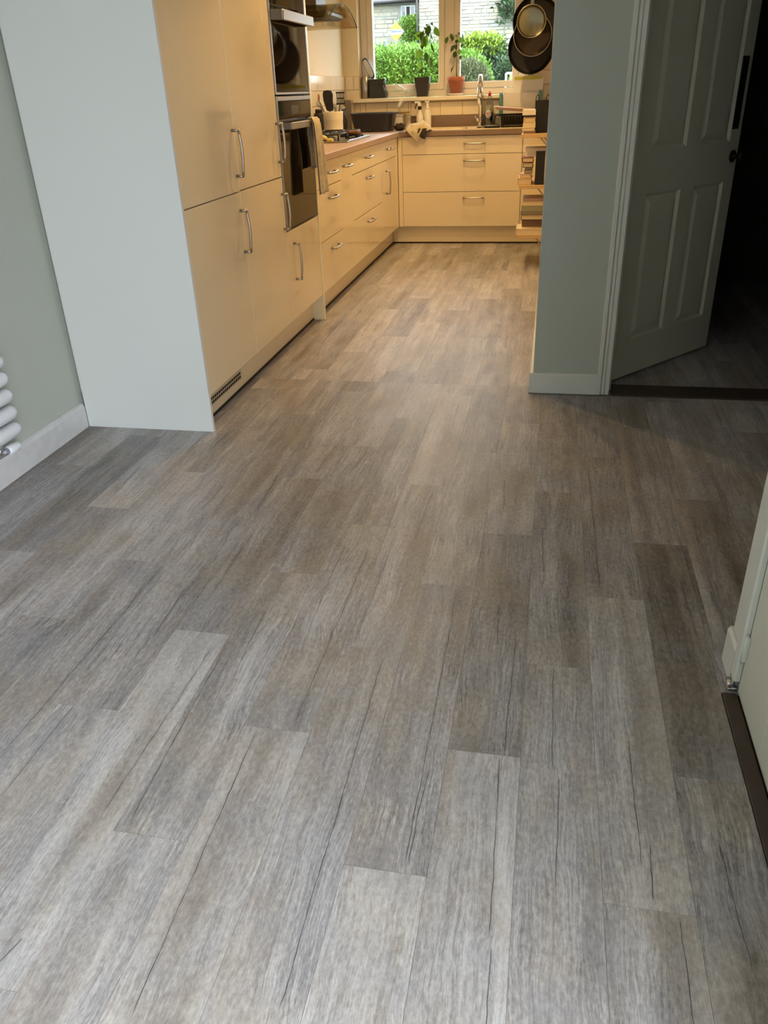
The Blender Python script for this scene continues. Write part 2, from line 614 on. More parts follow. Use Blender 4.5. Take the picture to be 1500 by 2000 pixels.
# kitchen side of the left wall is painted cream: a separate skim of plaster
wall_left_kitchen = struct('wall_left_kitchen', B(XL, XL + 0.002, 4.74, YB, 0.0, CEIL), 'wall_cream')
struct('wall_middle', B(XK, 0.10, 3.66, YB, 0, CEIL), 'wall_cream')
STY = 3.503
wm = MB().box(XK, 0.292, STY, 3.66, 0, CEIL, bev=0.004).box(1.13, 2.0, STY, 3.66, 0, CEIL).box(0.292, 1.13, STY, 3.66, 2.02, CEIL)
struct('wall_partition', wm, 'wall_sage')
struct('wall_right', MB().box(0.490, 0.66, GD[1], 1.625, 0, CEIL).box(0.490, 0.66, RY - T, GD[0], 0, CEIL).box(0.490, 0.66, GD[0], GD[1], GD[3], CEIL), 'wall_sage')
struct('wall_nook', MB().box(1.8, 1.95, 1.625, STY, 0, CEIL).box(0.66, 1.95, 1.475, 1.625, 0, CEIL), 'wall_sage')
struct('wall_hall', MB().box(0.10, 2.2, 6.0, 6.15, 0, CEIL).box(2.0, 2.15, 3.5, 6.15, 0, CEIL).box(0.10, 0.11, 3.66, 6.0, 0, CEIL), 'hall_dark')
struct('wall_rear', B(XL - T, 0.66, RY - T, RY, 0, CEIL), 'wall_sage')
struct('ceiling', B(XL - T, 2.2, RY - T, YB + 0.26, CEIL, CEIL + 0.16), 'ceiling_white')

# glazed garden doors beside the camera
pw = thing('window_2', '', '', (0.6, (GD[0] + GD[1]) / 2, 0))
del pw['category'], pw['label']
pw['kind'] = 'structure'
fr = MB()
a, b = GD[0], GD[1]
mid = (a + b) / 2
for yy in (a, b - 0.07):
    fr.box(0.56, 0.63, yy, yy + 0.07, 0, GD[3])
for zz in (GD[3] - 0.07,):
    fr.box(0.56, 0.63, a + 0.07, b - 0.07, zz, zz + 0.07)
build('frame', fr, 'upvc', pw)
# both leaves stand folded open outside, against the wall
for k, yy in enumerate((a - 0.06, b + 0.012)):
    lf = MB().box(0.69, 1.50, yy, yy + 0.05, 0.02, 0.12).box(0.69, 1.50, yy, yy + 0.05, 2.0, 2.10).box(0.69, 0.78, yy, yy + 0.05, 0.12, 2.0).box(1.41, 1.50, yy, yy + 0.05, 0.12, 2.0)
    lf = build('leaf', lf, 'upvc', pw)
    build('pane', B(0.78, 1.41, yy + 0.022, yy + 0.028, 0.12, 2.0), 'window_glass', lf)

# ------------------------------------------------------------------ floor planks
PW, PL0, STEP = 0.1525, 0.925, 0.3135
LEN = 3 * STEP
CR = {  # (column, measured y inside the plank): cracks as x at near end, x at far end, y near, y far
}
CRACKS = [(-8, .041, .056, 1.065, 1.86), (-4, -.03, -.043, .597, 1.235), (-3, .038, .033, .636, 1.529), (-4, .035, .04, 1.25, 2.037),
          (-7, -.042, -.036, .963, 1.238), (-6, .035, .05, .949, 1.5), (-5, -.055, -.07, .95, 1.525), (-2, .034, .029, .93, 1.864),
          (-1, .042, .033, .826, 1.237), (-1, .042, .048, 1.245, 1.648), (0, -.011, -.01, 1.213, 1.552), (0, -.003, .002, .939, 1.2),
          (1, -.006, -.004, 1.005, 1.331), (1, .009, .012, .944, 1.061), (1, -.003, .009, 1.406, 1.723), (1, .044, .048, .6, .923),
          (0, -.007, -.002, .63, .885), (1, -.037, -.044, 1.886, 2.698), (-6, .01, .03, .621, .696), (-3, -.051, -.045, 1.56, 2.015),
          (-7, .069, .054, 2.216, 2.519), (-1, .05, .046, .45, .82), (-3, .02, .03, 2.1, 2.45), (-5, .02, .03, 2.6, 2.9)]
TONES = {(0, 1.9): -.55, (-1, 1.7): -.7, (2, 1.7): -.85, (1, 1.4): .55, (0, 1.0): .25, (-1, .7): .6, (-2, 1.4): -.1, (-2, .5): .75,
         (-3, .9): .25, (-4, .7): .55, (-4, 1.7): .1, (-6, 1.0): .7, (-6, 2.0): -.45, (-7, .8): .35, (1, .5): -.05, (2, .7): -.35,
         (-3, 3.0): .8, (-5, .5): .45, (-5, 1.4): .1, (1, 2.3): -.25, (2, 2.7): .1, (0, 2.8): -.1, (-7, 1.7): -.1, (-2, 2.3): .15,
         (-1, 2.7): .2, (-3, 2.0): 0.1, (-4, 2.7): -.3, (-5, 2.3): -.1, (-8, 1.3): -.2, (-9, 1.5): -.5, (-10, 1.7): -.2, (-11, 2): -.6}
MESHES = {}


def plank(x0, x1, y0, y1, k, parent, bias=0.0):
    key = (round(x1 - x0, 4), round(y1 - y0, 4))
    if key not in MESHES:
        w, l = key
        g = 0.00025
        me = bpy.data.meshes.new('plank')
        mb = B(-w / 2 + g, w / 2 - g, -l / 2 + g, l / 2 - g, -0.004, 0.0)
        me.from_pydata(mb.v, [], mb.f)
        me.materials.append(PLANK)
        MESHES[key] = me
    o = bpy.data.objects.new('plank', MESHES[key])
    COL.objects.link(o)
    o.parent = parent
    cx, cy = (x0 + x1) / 2, (y0 + y1) / 2
    o.location = (cx, cy, 0)
    xc = 0.01 + PW * (k + 0.5)
    cr = [c for c in CRACKS if c[0] == k and y0 <= (c[3] + c[4]) / 2 <= y1]
    tone = None
    for (kk, yy), t in TONES.items():
        if kk == k and y0 <= yy <= y1: tone = t
    r = random.Random(int(k * 1000 + cy * 977))
    if tone is None: tone = r.uniform(-.6, .6)
    o['tone'] = float(tone + bias)
    for j, nm in enumerate('ab'):
        if j < len(cr):
            c = cr[j]
            v, s = (xc + c[1] - cx, xc + c[2] - cx, 0.0), (max(c[3], y0) - cy, min(c[4], y1) - cy, 0.0)
        elif r.random() < 0.35:
            xx = r.uniform(-.05, .05)
            lo = r.uniform(-.45, .1)
            v, s = (xx, xx + r.uniform(-.012, .012), 0.0), (lo, lo + r.uniform(.1, .35), 0.0)
        else:
            v, s = (5.0, 5.0, 0.0), (0.0, 0.1, 0.0)
        o['crack_' + nm], o['crack_span_' + nm] = v, s
    return o


def lay(xa, xb, ya, yb, parent, bias=0.0):
    k0, k1 = math.floor((xa - 0.01) / PW), math.ceil((xb - 0.01) / PW)
    for k in range(k0, k1):
        x0, x1 = max(xa, 0.01 + PW * k), min(xb, 0.01 + PW * (k + 1))
        if x1 - x0 < 0.004: continue
        ph = (k + 2) % 3
        y = PL0 + ph * STEP
        while y > ya: y -= LEN
        while y < yb:
            y0, y1 = max(ya, y), min(yb, y + LEN)
            if y1 - y0 > 0.01: plank(x0, x1, y0, y1, k, parent, bias)
            y += LEN


lay(XL, 0.452, 0.0, 3.58, floor)
lay(XL, 0.488, RY, 0.0, floor)
lay(0.502, 1.8, 1.63, 3.50, floor)
lay(0.452, 0.502, 1.5115, 3.50, floor)
lay(-1.40, XK, 3.58, 7.46, floor)
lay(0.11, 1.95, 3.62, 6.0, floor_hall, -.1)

# ------------------------------------------------------------------ trims and doors of the setting
# left skirting, moulded top
sk = [(XL, 0.0), (XL + 0.018, 0.0), (XL + 0.018, 0.090), (XL + 0.012, 0.102), (XL + 0.004, 0.108), (XL, 0.108)]
struct('baseboard_left', MB().prism(sk, RY, 2.878, 'y'), 'trim_worn')
bb = MB().prism([(STY, 0.004), (STY - 0.014, 0.004), (STY - 0.014, 0.088), (STY - 0.008, 0.096), (STY, 0.097)], -0.046, 0.252, 'x')
struct('baseboard_middle', bb, 'trim_white')
bb = MB().prism([(XK, 0.004), (XK - 0.016, 0.004), (XK - 0.016, 0.088), (XK - 0.010, 0.096), (XK, 0.097)], STY - 0.0135, 7.38, 'y')
struct('baseboard_kitchen', bb, 'trim_white')
bb = MB().prism([(0.490, 0.004), (0.474, 0.004), (0.474, 0.092), (0.480, 0.100), (0.490, 0.101)], 1.549, 1.637, 'y')
struct('baseboard_right', bb, 'trim_white')

# hall door: lining, stop and architrave
tr = MB()
tr.box(0.252, 0.272, STY - 0.020, STY, 0.004, 2.06, bev=0.004)
tr.box(0.272, 0.288, STY - 0.014, STY, 0.004, 2.045, bev=0.003)
tr.box(0.288, 0.308, STY - 0.010, 3.668, 0.004, 2.02, bev=0.002)
tr.box(0.308, 0.320, STY + 0.05, 3.625, 0.004, 2.008, bev=0.002)
tr.box(1.110, 1.130, STY - 0.010, 3.668, 0.004, 2.02, bev=0.002).box(1.130, 1.170, STY - 0.020, STY, 0.004, 2.06, bev=0.004)
tr.box(0.308, 1.110, STY - 0.010, 3.668, 2.0, 2.02).box(0.272, 1.150, STY - 0.020, STY, 2.02, 2.06)
struct('trim_1', tr, 'trim_white')
struct('trim_2', B(0.320, 1.110, STY - 0.012, 3.64, -0.004, 0.006, bev=0.003), 'threshold_dark')

A0 = Vector((0.325, 3.668, 0))
ANG = math.atan2(0.62, 0.52)
door = thing('door_1', '', '', (0, 0, 0))
del door['category'], door['label']
door['kind'] = 'structure'
DM = Matrix.Translation(A0) @ Matrix.Rotation(ANG, 4, 'Z')
DW, DH, DT = 0.806, 1.985, 0.036


def xf(mb):
    mb.v = [tuple(DM @ Vector(p)) for p in mb.v]
    return mb


PAN = [(0.115, 0.372, 0.185, 0.815), (0.478, 0.722, 0.185, 0.815), (0.115, 0.372, 0.985, 1.87), (0.478, 0.722, 0.985, 1.87)]
mb = MB()
# stiles and rails around the panels
xs = [0, 0.115, 0.372, 0.478, 0.722, DW]
z0 = 0.012
mb.box(0, 0.115, 0, DT, z0, DH).box(0.722, DW, 0, DT, z0, DH).box(0.372, 0.478, 0, DT, z0, DH)
for (x0, x1) in ((0.115, 0.372), (0.478, 0.722)):
    for (a0, a1) in ((z0, 0.185), (0.815, 0.985), (1.87, DH)):
        mb.box(x0, x1, 0, DT, a0, a1)
leaf = build('leaf', xf(mb), 'door_paint', door)
for (x0, x1, a0, a1) in PAN:
    mb = MB()
    e = 0.040
    for side, sgn in ((0.0, 1), (DT, -1)):
        o1, o2 = side + sgn * 0.012, side + sgn * 0.002
        vs = [(x0, side, a0), (x1, side, a0), (x1, side, a1), (x0, side, a1)]
        q = 0.012
        vs += [(x0 + q, o1, a0 + q), (x1 - q, o1, a0 + q), (x1 - q, o1, a1 - q), (x0 + q, o1, a1 - q)]
        vs += [(x0 + e, o2, a0 + e), (x1 - e, o2, a0 + e), (x1 - e, o2, a1 - e), (x0 + e, o2, a1 - e)]
        fs = [(i, (i + 1) % 4, 4 + (i + 1) % 4, 4 + i) for i in range(4)] + [(4 + i, 4 + (i + 1) % 4, 8 + (i + 1) % 4, 8 + i) for i in range(4)] + [(8, 9, 10, 11)]
        mb.add(vs, fs if sgn > 0 else [f[::-1] for f in fs])
    build('door_panel', xf(mb), 'door_paint', door, fix=False)
kb = MB()
for s in (-1, 1):
    y = 0 if s < 0 else DT
    kb.lathe([(0.027, y), (0.027, y + s * 0.005), (0.011, y + s * 0.008), (0.010, y + s * 0.030), (0.022, y + s * 0.038), (0.026, y + s * 0.050), (0.018, y + s * 0.060), (0.0, y + s * 0.062)], (0.765, 0, 0.92), 18, axis='y')
build('door_knob', xf(kb), 'knob_dark', door)
build('finger_plate', xf(B(0.722, 0.772, -0.006, 0.0, 1.035, 1.325, bev=0.002)), 'black_matte', door)

# near doorway in the right wall, door shut
tr = MB()
tr.box(0.482, 0.490, 1.549, 1.624, 0.102, 2.09, bev=0.003)
tr.box(0.473, 0.490, 1.512, 1.547, 0.032, 2.08, bev=0.004)
struct('trim_3', tr, 'trim_white')
struct('trim_4', B(0.453, 0.4855, 0.52, 1.510, -0.004, 0.005, bev=0.002), 'threshold_dark')
d2 = thing('door_2', '', '', (0, 0, 0))
del d2['category'], d2['label']
d2['kind'] = 'structure'
build('leaf', MB().box(0.4862, 0.4895, 1.300, 1.508, 0.012, 2.02, bev=0.001).box(0.4862, 0.4895, 0.62, 1.297, 0.012, 2.02, bev=0.001), 'door_paint', d2)
hb = MB().box(0.478, 0.4858, 1.500, 1.5115, 0.10, 0.165, bev=0.001).tube([(0.4795, 1.506, 0.095), (0.4795, 1.506, 0.168)], 0.0045, 8)
build('hinge', hb, 'trim_white', d2)
hb = MB().box(0.466, 0.489, 1.516, 1.545, 0.004, 0.012, bev=0.002).tube([(0.470, 1.517, 0.017), (0.470, 1.544, 0.017)], 0.006, 8).tube([(0.482, 1.522, 0.022), (0.482, 1.54, 0.022)], 0.007, 8).box(0.474, 0.478, 1.52, 1.541, 0.012, 0.029, bev=0.001)
build('door_catch', hb, 'valve_chrome', d2)

# ------------------------------------------------------------------ tall units
DX = -1.33
DTK = 0.019


def vhandle(parent, y, z0, z1):
    return build('handle', bow((DX, y, z0), (DX, y, z1), (1, 0, 0)), 'steel_handle', parent)


def hhandle(parent, y, z, w=0.17):
    return build('handle', bow((DX, y - w / 2, z), (DX, y + w / 2, z), (1, 0, 0)), 'steel_handle', parent)


def front(name, y0, y1, z0, z1, parent, m='gloss_cream'):
    return build(name, B(DX - DTK, DX, y0, y1, z0, z1, bev=0.0014, seg=2), m, parent)


BKX = XL + 0.004
c = thing('tall_cabinet', 'tall glossy cream cupboard with a white end panel facing the room', 'cabinet', (-1.62, 3.2, 0))
build('body', B(BKX, DX - DTK - 0.002, 2.900, 3.500, 0.15, 2.2), 'carcass_white', c)
build('end_panel', MB().box(XL + 0.0185, DX + 0.002, 2.880, 2.8985, 0.0, 2.2, bev=0.0012), 'end_white', c)
d = front('door', 2.9015, 3.4995, 0.876, 2.17, c); vhandle(d, 3.478, 0.934, 1.118)
d = front('door', 2.9015, 3.4995, 0.155, 0.8715, c); vhandle(d, 3.472, 0.622, 0.802)

c = thing('tall_cabinet', 'tall plain glossy cream cupboard beside the oven column', 'cabinet', (-1.62, 3.8, 0))
build('body', B(BKX, DX - DTK - 0.002, 3.502, 4.100, 0.15, 2.2), 'carcass_white', c)
d = front('door', 3.5025, 4.0995, 0.8785, 2.17, c); vhandle(d, 4.078, 0.943, 1.120)
d = front('door', 3.5025, 4.0995, 0.155, 0.874, c); vhandle(d, 4.070, 0.628, 0.802)

c = thing('oven_housing', 'tall cream cabinet that houses the two built-in ovens', 'cabinet', (-1.62, 4.4, 0))
build('body', MB().box(BKX, DX - DTK - 0.002, 4.102, 4.706, 0.15, 0.612).box(BKX, -1.90, 4.102, 4.706, 0.612, 2.2)
      .box(-1.899, DX - 0.024, 4.102, 4.114, 0.612, 2.2).box(-1.899, DX - 0.024, 4.694, 4.706, 0.612, 2.2)
      .box(-1.899, DX - 0.024, 4.114, 4.694, 1.72, 2.2), 'carcass_white', c)
d = front('door', 4.1025, 4.7055, 0.155, 0.611, c); vhandle(d, 4.205, 0.350, 0.542)
front('door', 4.1025, 4.7055, 1.722, 2.17, c)
build('end_panel', B(BKX, DX + 0.006, 4.708, 4.728, 0.0, 2.2, bev=0.002), 'gloss_edge', c)

# the ovens
def oven(name, label, z0, z1, ctrl0, ctrl1, door0, door1, hz, hz1):
    o = thing(name, label, 'oven', (-1.62, 4.4, z0))
    y0, y1 = 4.118, 4.690
    fx = DX + 0.004
    build('body', B(-1.89, DX - 0.022, y0 + 0.002, y1 - 0.002, z0 + 0.003, z1 - 0.003), 'oven_black', o)
    build('control_panel', B(DX - 0.02, fx, y0, y1, ctrl0, ctrl1, bev=0.002), 'oven_glass', o)
    dr = build('door', B(DX - 0.02, fx, y0, y1, door0, door1, bev=0.002), 'oven_glass', o)
    # steel trims down both sides
    build('side_trim', B(DX - 0.02, fx + 0.002, 4.1035, y0 - 0.001, z0, z1, bev=0.001), 'steel', o)
    build('side_trim', B(DX - 0.02, fx + 0.002, y1 + 0.001, 4.7045, z0, z1, bev=0.001), 'steel', o)
    h = MB().box(fx + 0.038, fx + 0.052, y0 + 0.045, y1 - 0.002, hz, hz1, bev=0.003)
    h.prism([(fx, y0 + 0.012), (fx + 0.002, y0 + 0.035), (fx + 0.044, y0 + 0.075), (fx + 0.044, y0 + 0.045)], hz + 0.001, hz1 - 0.001, 'z')
    h.prism([(fx, y1 - 0.012), (fx + 0.002, y1 - 0.035), (fx + 0.044, y1 - 0.075), (fx + 0.044, y1 - 0.045)], hz + 0.001, hz1 - 0.001, 'z')
    build('handle', h, 'steel', dr)
    return o, dr


o1, dr1 = oven('compact_oven', 'upper dark glass compact oven with a thick steel bar handle', 1.240, 1.716, 1.612, 1.714, 1.252, 1.606, 1.548, 1.592)
build('bottom_trim', B(DX - 0.02, DX + 0.005, 4.118, 4.690, 1.2405, 1.250, bev=0.001), 'steel', o1)
o2, dr2 = oven('oven', 'lower dark glass oven with a towel over its handle', 0.616, 1.234, 1.132, 1.212, 0.622, 1.122, 1.086, 1.118)
build('top_trim', B(DX - 0.02, DX + 0.007, 4.118, 4.690, 1.2135, 1.232, bev=0.001), 'steel', o2)
build('display', B(DX + 0.0041, DX + 0.0046, 4.34, 4.47, 1.150, 1.190), 'pane_dark', o2)
pl = thing('plinth', 'cream kickboard with a black slotted vent under the tall cupboards', 'plinth', (-1.41, 3.8, 0))
build('board', B(-1.416, -1.400, 2.900, 4.707, 0.0, 0.149, bev=0.001), 'plinth_cream', pl)
build('shadow_strip', B(-1.3999, -1.3955, 2.900, 4.707, 0.0005, 0.012), 'gap_dark', pl)  # dark strip put in for the shadow line where kickboard meets floor
vg = build('vent_grille', B(-1.4, -1.3975, 3.03, 3.43, 0.048, 0.094, bev=0.0008), 'vent_grey', pl)
vm = MB()
for r in range(2):
    for i in range(16):
        y = 3.042 + i * 0.0236
        vm.box(-1.3975, -1.3970, y, y + 0.019, 0.056 + r * 0.018, 0.069 + r * 0.018)
build('slot', vm, 'gap_dark', vg)
pl = thing('plinth', 'cream kickboard under the drawer run beneath the hob', 'plinth', (-1.41, 6.0, 0))
build('board', B(-1.416, -1.400, 4.7295, 7.452, 0.0, 0.149, bev=0.001), 'plinth_cream', pl)
build('shadow_strip', B(-1.3999, -1.3955, 4.7295, 7.447, 0.0005, 0.012), 'gap_dark', pl)  # painted shadow line along the foot of the board
pl = thing('plinth', 'cream kickboard under the sink drawers', 'plinth', (-0.7, 7.46, 0))
build('board', B(-1.398, XK - 0.002, 7.452, 7.468, 0.0, 0.149, bev=0.001), 'plinth_cream', pl)
build('shadow_strip', B(-1.395, XK - 0.018, 7.4475, 7.4519, 0.0005, 0.012), 'gap_dark', pl)  # same dark strip, painting the shade at floor level

# ------------------------------------------------------------------ base units, hob side
ZT = 0.883
c = thing('drawer_unit', 'cream three-drawer unit next to the oven column', 'cabinet', (-1.62, 5.03, 0))
build('body', B(BKX, DX - DTK - 0.002, 4.73, 5.331, 0.15, 0.887), 'carcass_white', c)
for z0, z1, hz in ((0.155, 0.4445, 0.381), (0.4485, 0.7415, 0.675), (0.7455, ZT, 0.815)):
    d = front('drawer', 4.7315, 5.3295, z0, z1, c); hhandle(d, 5.06, hz)
c = thing('pull_out_unit', 'narrow cream pull-out unit with one handle near the top', 'cabinet', (-1.62, 5.48, 0))
build('body', B(BKX, DX - DTK - 0.002, 5.332, 5.634, 0.15, 0.887), 'carcass_white', c)
d = front('door', 5.3325, 5.6335, 0.155, ZT, c); hhandle(d, 5.465, 0.818)
c = thing('drawer_unit', 'wide cream three-drawer unit under the gas hob', 'cabinet', (-1.62, 6.15, 0))
build('body', B(BKX, DX - DTK - 0.002, 5.636, 6.655, 0.15, 0.887), 'carcass_white', c)
for z0, z1, hz in ((0.155, 0.448, 0.385), (0.452, 0.7415, 0.682), (0.7455, ZT, 0.820)):
    d = front('drawer', 5.6365, 6.6545, z0, z1, c); hhandle(d, 6.15, hz)
c = thing('base_cabinet', 'cream corner base unit with a drawer over a door', 'cabinet', (-1.62, 6.98, 0))
build('body', B(BKX, DX - DTK - 0.002, 6.657, 7.365, 0.15, 0.887), 'carcass_white', c)
d = front('door', 6.6575, 7.2985, 0.155, 0.7415, c); vhandle(d, 6.83, 0.490, 0.668)
d = front('drawer', 6.6575, 7.2985, 0.7455, ZT, c); hhandle(d, 6.975, 0.820)
build('corner_post', B(DX - DTK, DX, 7.3015, 7.392, 0.152, 0.887, bev=0.001), 'gloss_cream', c)

# ------------------------------------------------------------------ base units, sink side
DY = 7.392


def yfront(name, x0, x1, z0, z1, parent):
    return build(name, B(x0, x1, DY, DY + DTK, z0, z1, bev=0.0014, seg=2), 'gloss_cream', parent)


c = thing('drawer_unit', 'wide cream three-drawer unit under the sink', 'cabinet', (-0.77, 7.7, 0))
build('body', B(-1.326, -0.262, DY + DTK + 0.002, YB - 0.002, 0.15, 0.800), 'carcass_white', c)
build('corner_post', B(-1.327, -1.2905, DY + 0.001, DY + DTK, 0.152, 0.887, bev=0.001), 'gloss_cream', c)
for z0, z1, hz in ((0.155, 0.4385, 0.392), (0.4425, 0.7405, 0.690), (0.7445, ZT, 0.824)):
    d = yfront('drawer', -1.288, -0.2625, z0, z1, c)
    build('handle', bow((-0.755, DY, hz), (-0.575, DY, hz), (0, -1, 0)), 'steel_handle', d)
c = thing('base_cabinet', 'cream base unit half hidden behind the book shelves', 'cabinet', (-0.15, 7.7, 0))
build('body', B(-0.259, XK - 0.004, DY + DTK + 0.002, YB - 0.002, 0.15, 0.887), 'carcass_white', c)
yfront('door', -0.2585, XK - 0.019, 0.155, 0.7405, c)
yfront('drawer', -0.2585, XK - 0.019, 0.7445, ZT, c)

# worktops
w = tag(build('worktop', MB().box(XL + 0.003, -1.309, 4.7295, 7.369, 0.8885, 0.926, bev=0.002).box(XL + 0.003, -1.309, 7.369, YB - 0.001, 0.8885, 0.926), 'worktop', origin=(-1.62, 6.2, 0.89)),
        'brown wood-effect worktop along the hob run', 'worktop')
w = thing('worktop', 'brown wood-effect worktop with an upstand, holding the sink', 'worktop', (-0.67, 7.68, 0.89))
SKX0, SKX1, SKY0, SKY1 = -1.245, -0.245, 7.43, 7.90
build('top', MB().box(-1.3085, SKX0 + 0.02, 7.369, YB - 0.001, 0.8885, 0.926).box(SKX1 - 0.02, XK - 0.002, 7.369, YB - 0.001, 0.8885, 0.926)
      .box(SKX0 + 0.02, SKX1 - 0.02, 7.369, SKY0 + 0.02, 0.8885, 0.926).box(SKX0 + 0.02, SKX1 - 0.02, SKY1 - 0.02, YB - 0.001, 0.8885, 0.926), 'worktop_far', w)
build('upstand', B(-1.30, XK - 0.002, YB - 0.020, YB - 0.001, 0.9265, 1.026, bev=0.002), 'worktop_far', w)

# inset sink with drainer
s = thing('sink', 'pale inset sink and drainer set in the far worktop', 'sink', (-0.7, 7.67, 0.926))
sm = MB()
sm.box(SKX0, SKX0 + 0.03, SKY0, SKY1, 0.926, 0.934, bev=0.002).box(SKX1 - 0.03, SKX1, SKY0, SKY1, 0.926, 0.934, bev=0.002)
sm.box(SKX0 + .03, SKX1 - .03, SKY0, SKY0 + 0.035, 0.926, 0.934, bev=0.002).box(SKX0 + .03, SKX1 - .03, SKY1 - 0.05, SKY1, 0.926, 0.934, bev=0.002)
sm.box(-0.80, -0.77, SKY0 + 0.035, SKY1 - 0.05, 0.80, 0.932)
build('rim', sm, 'tile_cream', s)
bm_ = MB()
for x0, x1, dep in ((SKX0 + 0.03, -0.80, 0.808), (-0.77, SKX1 - 0.03, 0.920)):
    bm_.box(x0, x1, SKY0 + 0.035, SKY1 - 0.05, dep - 0.004, dep)
bm_.box(SKX0 + 0.026, SKX0 + 0.03, SKY0 + 0.031, SKY1 - 0.046, 0.808, 0.926).box(SKX0 + 0.026, -0.80, SKY0 + 0.031, SKY0 + 0.035, 0.808, 0.926).box(SKX0 + 0.026, -0.80, SKY1 - 0.05, SKY1 - 0.046, 0.808, 0.926)
build('basin', bm_, 'tile_cream', s)
rb = MB()
for i in range(9):
    rb.box(-0.74 + i * 0.05, -0.725 + i * 0.05, SKY0 + 0.06, SKY1 - 0.08, 0.920, 0.925)
build('drainer_rib', rb, 'tile_cream', s)

t = thing('tap', 'tall chrome swan-neck kitchen tap behind the sink', 'tap', (-0.66, 7.72, 0.934))
pts = [(-0.66, 7.865, 0.96), (-0.66, 7.865, 1.26)]
for i in range(1, 13):
    a = math.pi * i / 12
    pts.append((-0.66, 7.80 + 0.065 * math.cos(a), 1.26 + 0.065 * math.sin(a)))
pts.append((-0.66, 7.735, 1.22))
build('spout', MB().tube(pts, 0.0175, 14), 'chrome', t)
build('spray_head', MB().tube([(-0.66, 7.735, 1.24), (-0.66, 7.735, 1.115)], 0.0215, 14).tube([(-0.66, 7.735, 1.115), (-0.66, 7.735, 1.108)], 0.015, 14), 'chrome', t)
build('base', MB().lathe([(0.027, 0.934), (0.027, 0.94), (0.020, 0.965), (0.020, 1.0), (0.0, 1.002)], (-0.66, 7.865, 0), 18), 'chrome', t)
build('lever', MB().tube([(-0.66, 7.865, 0.985), (-0.695, 7.84, 0.985)], 0.012, 10).tube([(-0.69, 7.845, 0.985), (-0.70, 7.80, 1.02)], 0.006, 8), 'chrome', t)

# ------------------------------------------------------------------ wall tiles
TW, TH, TG = 0.2, 0.11, 0.0022
TM = {}


def tile(parent, axis, pos, u0, u1, z0, z1):
    key = (axis, round(u1 - u0, 3), round(z1 - z0, 3))
    if key not in TM:
        me = bpy.data.meshes.new('tile')
        hu, hz = (u1 - u0) / 2 - TG / 2, (z1 - z0) / 2 - TG / 2
        t = 0.006
        if axis == 'y':
            mb = MB().prism([(-hu, -hz), (hu, -hz), (hu, hz), (-hu, hz)], -t, 0, 'y')
            e = 0.0015
            mb = MB().add([(-hu, 0, -hz), (hu, 0, -hz), (hu, 0, hz), (-hu, 0, hz), (-hu + e, -t, -hz + e), (hu - e, -t, -hz + e), (hu - e, -t, hz - e), (-hu + e, -t, hz - e)],
                          [(4, 5, 6, 7), (0, 1, 5, 4), (1, 2, 6, 5), (2, 3, 7, 6), (3, 0, 4, 7)])
        else:
            e = 0.0015
            mb = MB().add([(0, hu, -hz), (0, -hu, -hz), (0, -hu, hz), (0, hu, hz), (t, hu - e, -hz + e), (t, -hu + e, -hz + e), (t, -hu + e, hz - e), (t, hu - e, hz - e)],
                          [(4, 7, 6, 5), (0, 4, 5, 1), (1, 5, 6, 2), (2, 6, 7, 3), (3, 7, 4, 0)])
        me.from_pydata([tuple(v) for v in mb.v], [], mb.f)
        me.materials.append(MATS['tile_cream'])
        TM[key] = me
    o = bpy.data.objects.new('tile', TM[key])
    COL.objects.link(o)
    o.parent = parent
    uc, zc = (u0 + u1) / 2, (z0 + z1) / 2
    o.location = (uc, pos, zc) if axis == 'y' else (pos, uc, zc)


def tile_run(parent, axis, pos, ua, ub, za, zb, off=0.0):
    r = 0
    z = za
    while z < zb - 0.02:
        z1 = min(z + TH, zb)
        u = ua - off - (TW / 2 if r % 2 else 0)
        while u < ub:
            a0, a1 = max(u, ua), min(u + TW, ub)
            if a1 - a0 > 0.012: tile(parent, axis, pos, a0, a1, z, z1)
            u += TW
        z = z1
        r += 1


# thin grout bed behind the tiles
gb = MB().box(XL + 0.0022, XL + 0.005, 4.74, YB - 0.0005, 0.9265, 1.367)
g1 = struct('trim_5', gb, 'grout')
tile_run(g1, 'x', XL + 0.005, 4.74, YB - 0.010, 0.927, 1.367)
gb = MB().box(XL + 0.005, WX0, YB - 0.003, YB, 0.9265, 1.367).box(WX0, WX1, YB - 0.003, YB, 0.9265, 1.150).box(WX1, XK - 0.001, YB - 0.003, YB, 0.9265, 1.80)
g2 = struct('trim_6', gb, 'grout')
tile_run(g2, 'y', YB - 0.003, XL + 0.011, WX0, 0.927, 1.367, off=0.02)
tile_run(g2, 'y', YB - 0.003, WX0, -1.302, 0.927, 1.147, off=0.05)
tile_run(g2, 'y', YB - 0.003, -1.302, WX1, 1.027, 1.147, off=0.13)
tile_run(g2, 'y', YB - 0.003, WX1, XK - 0.003, 1.027, 1.797, off=0.13)

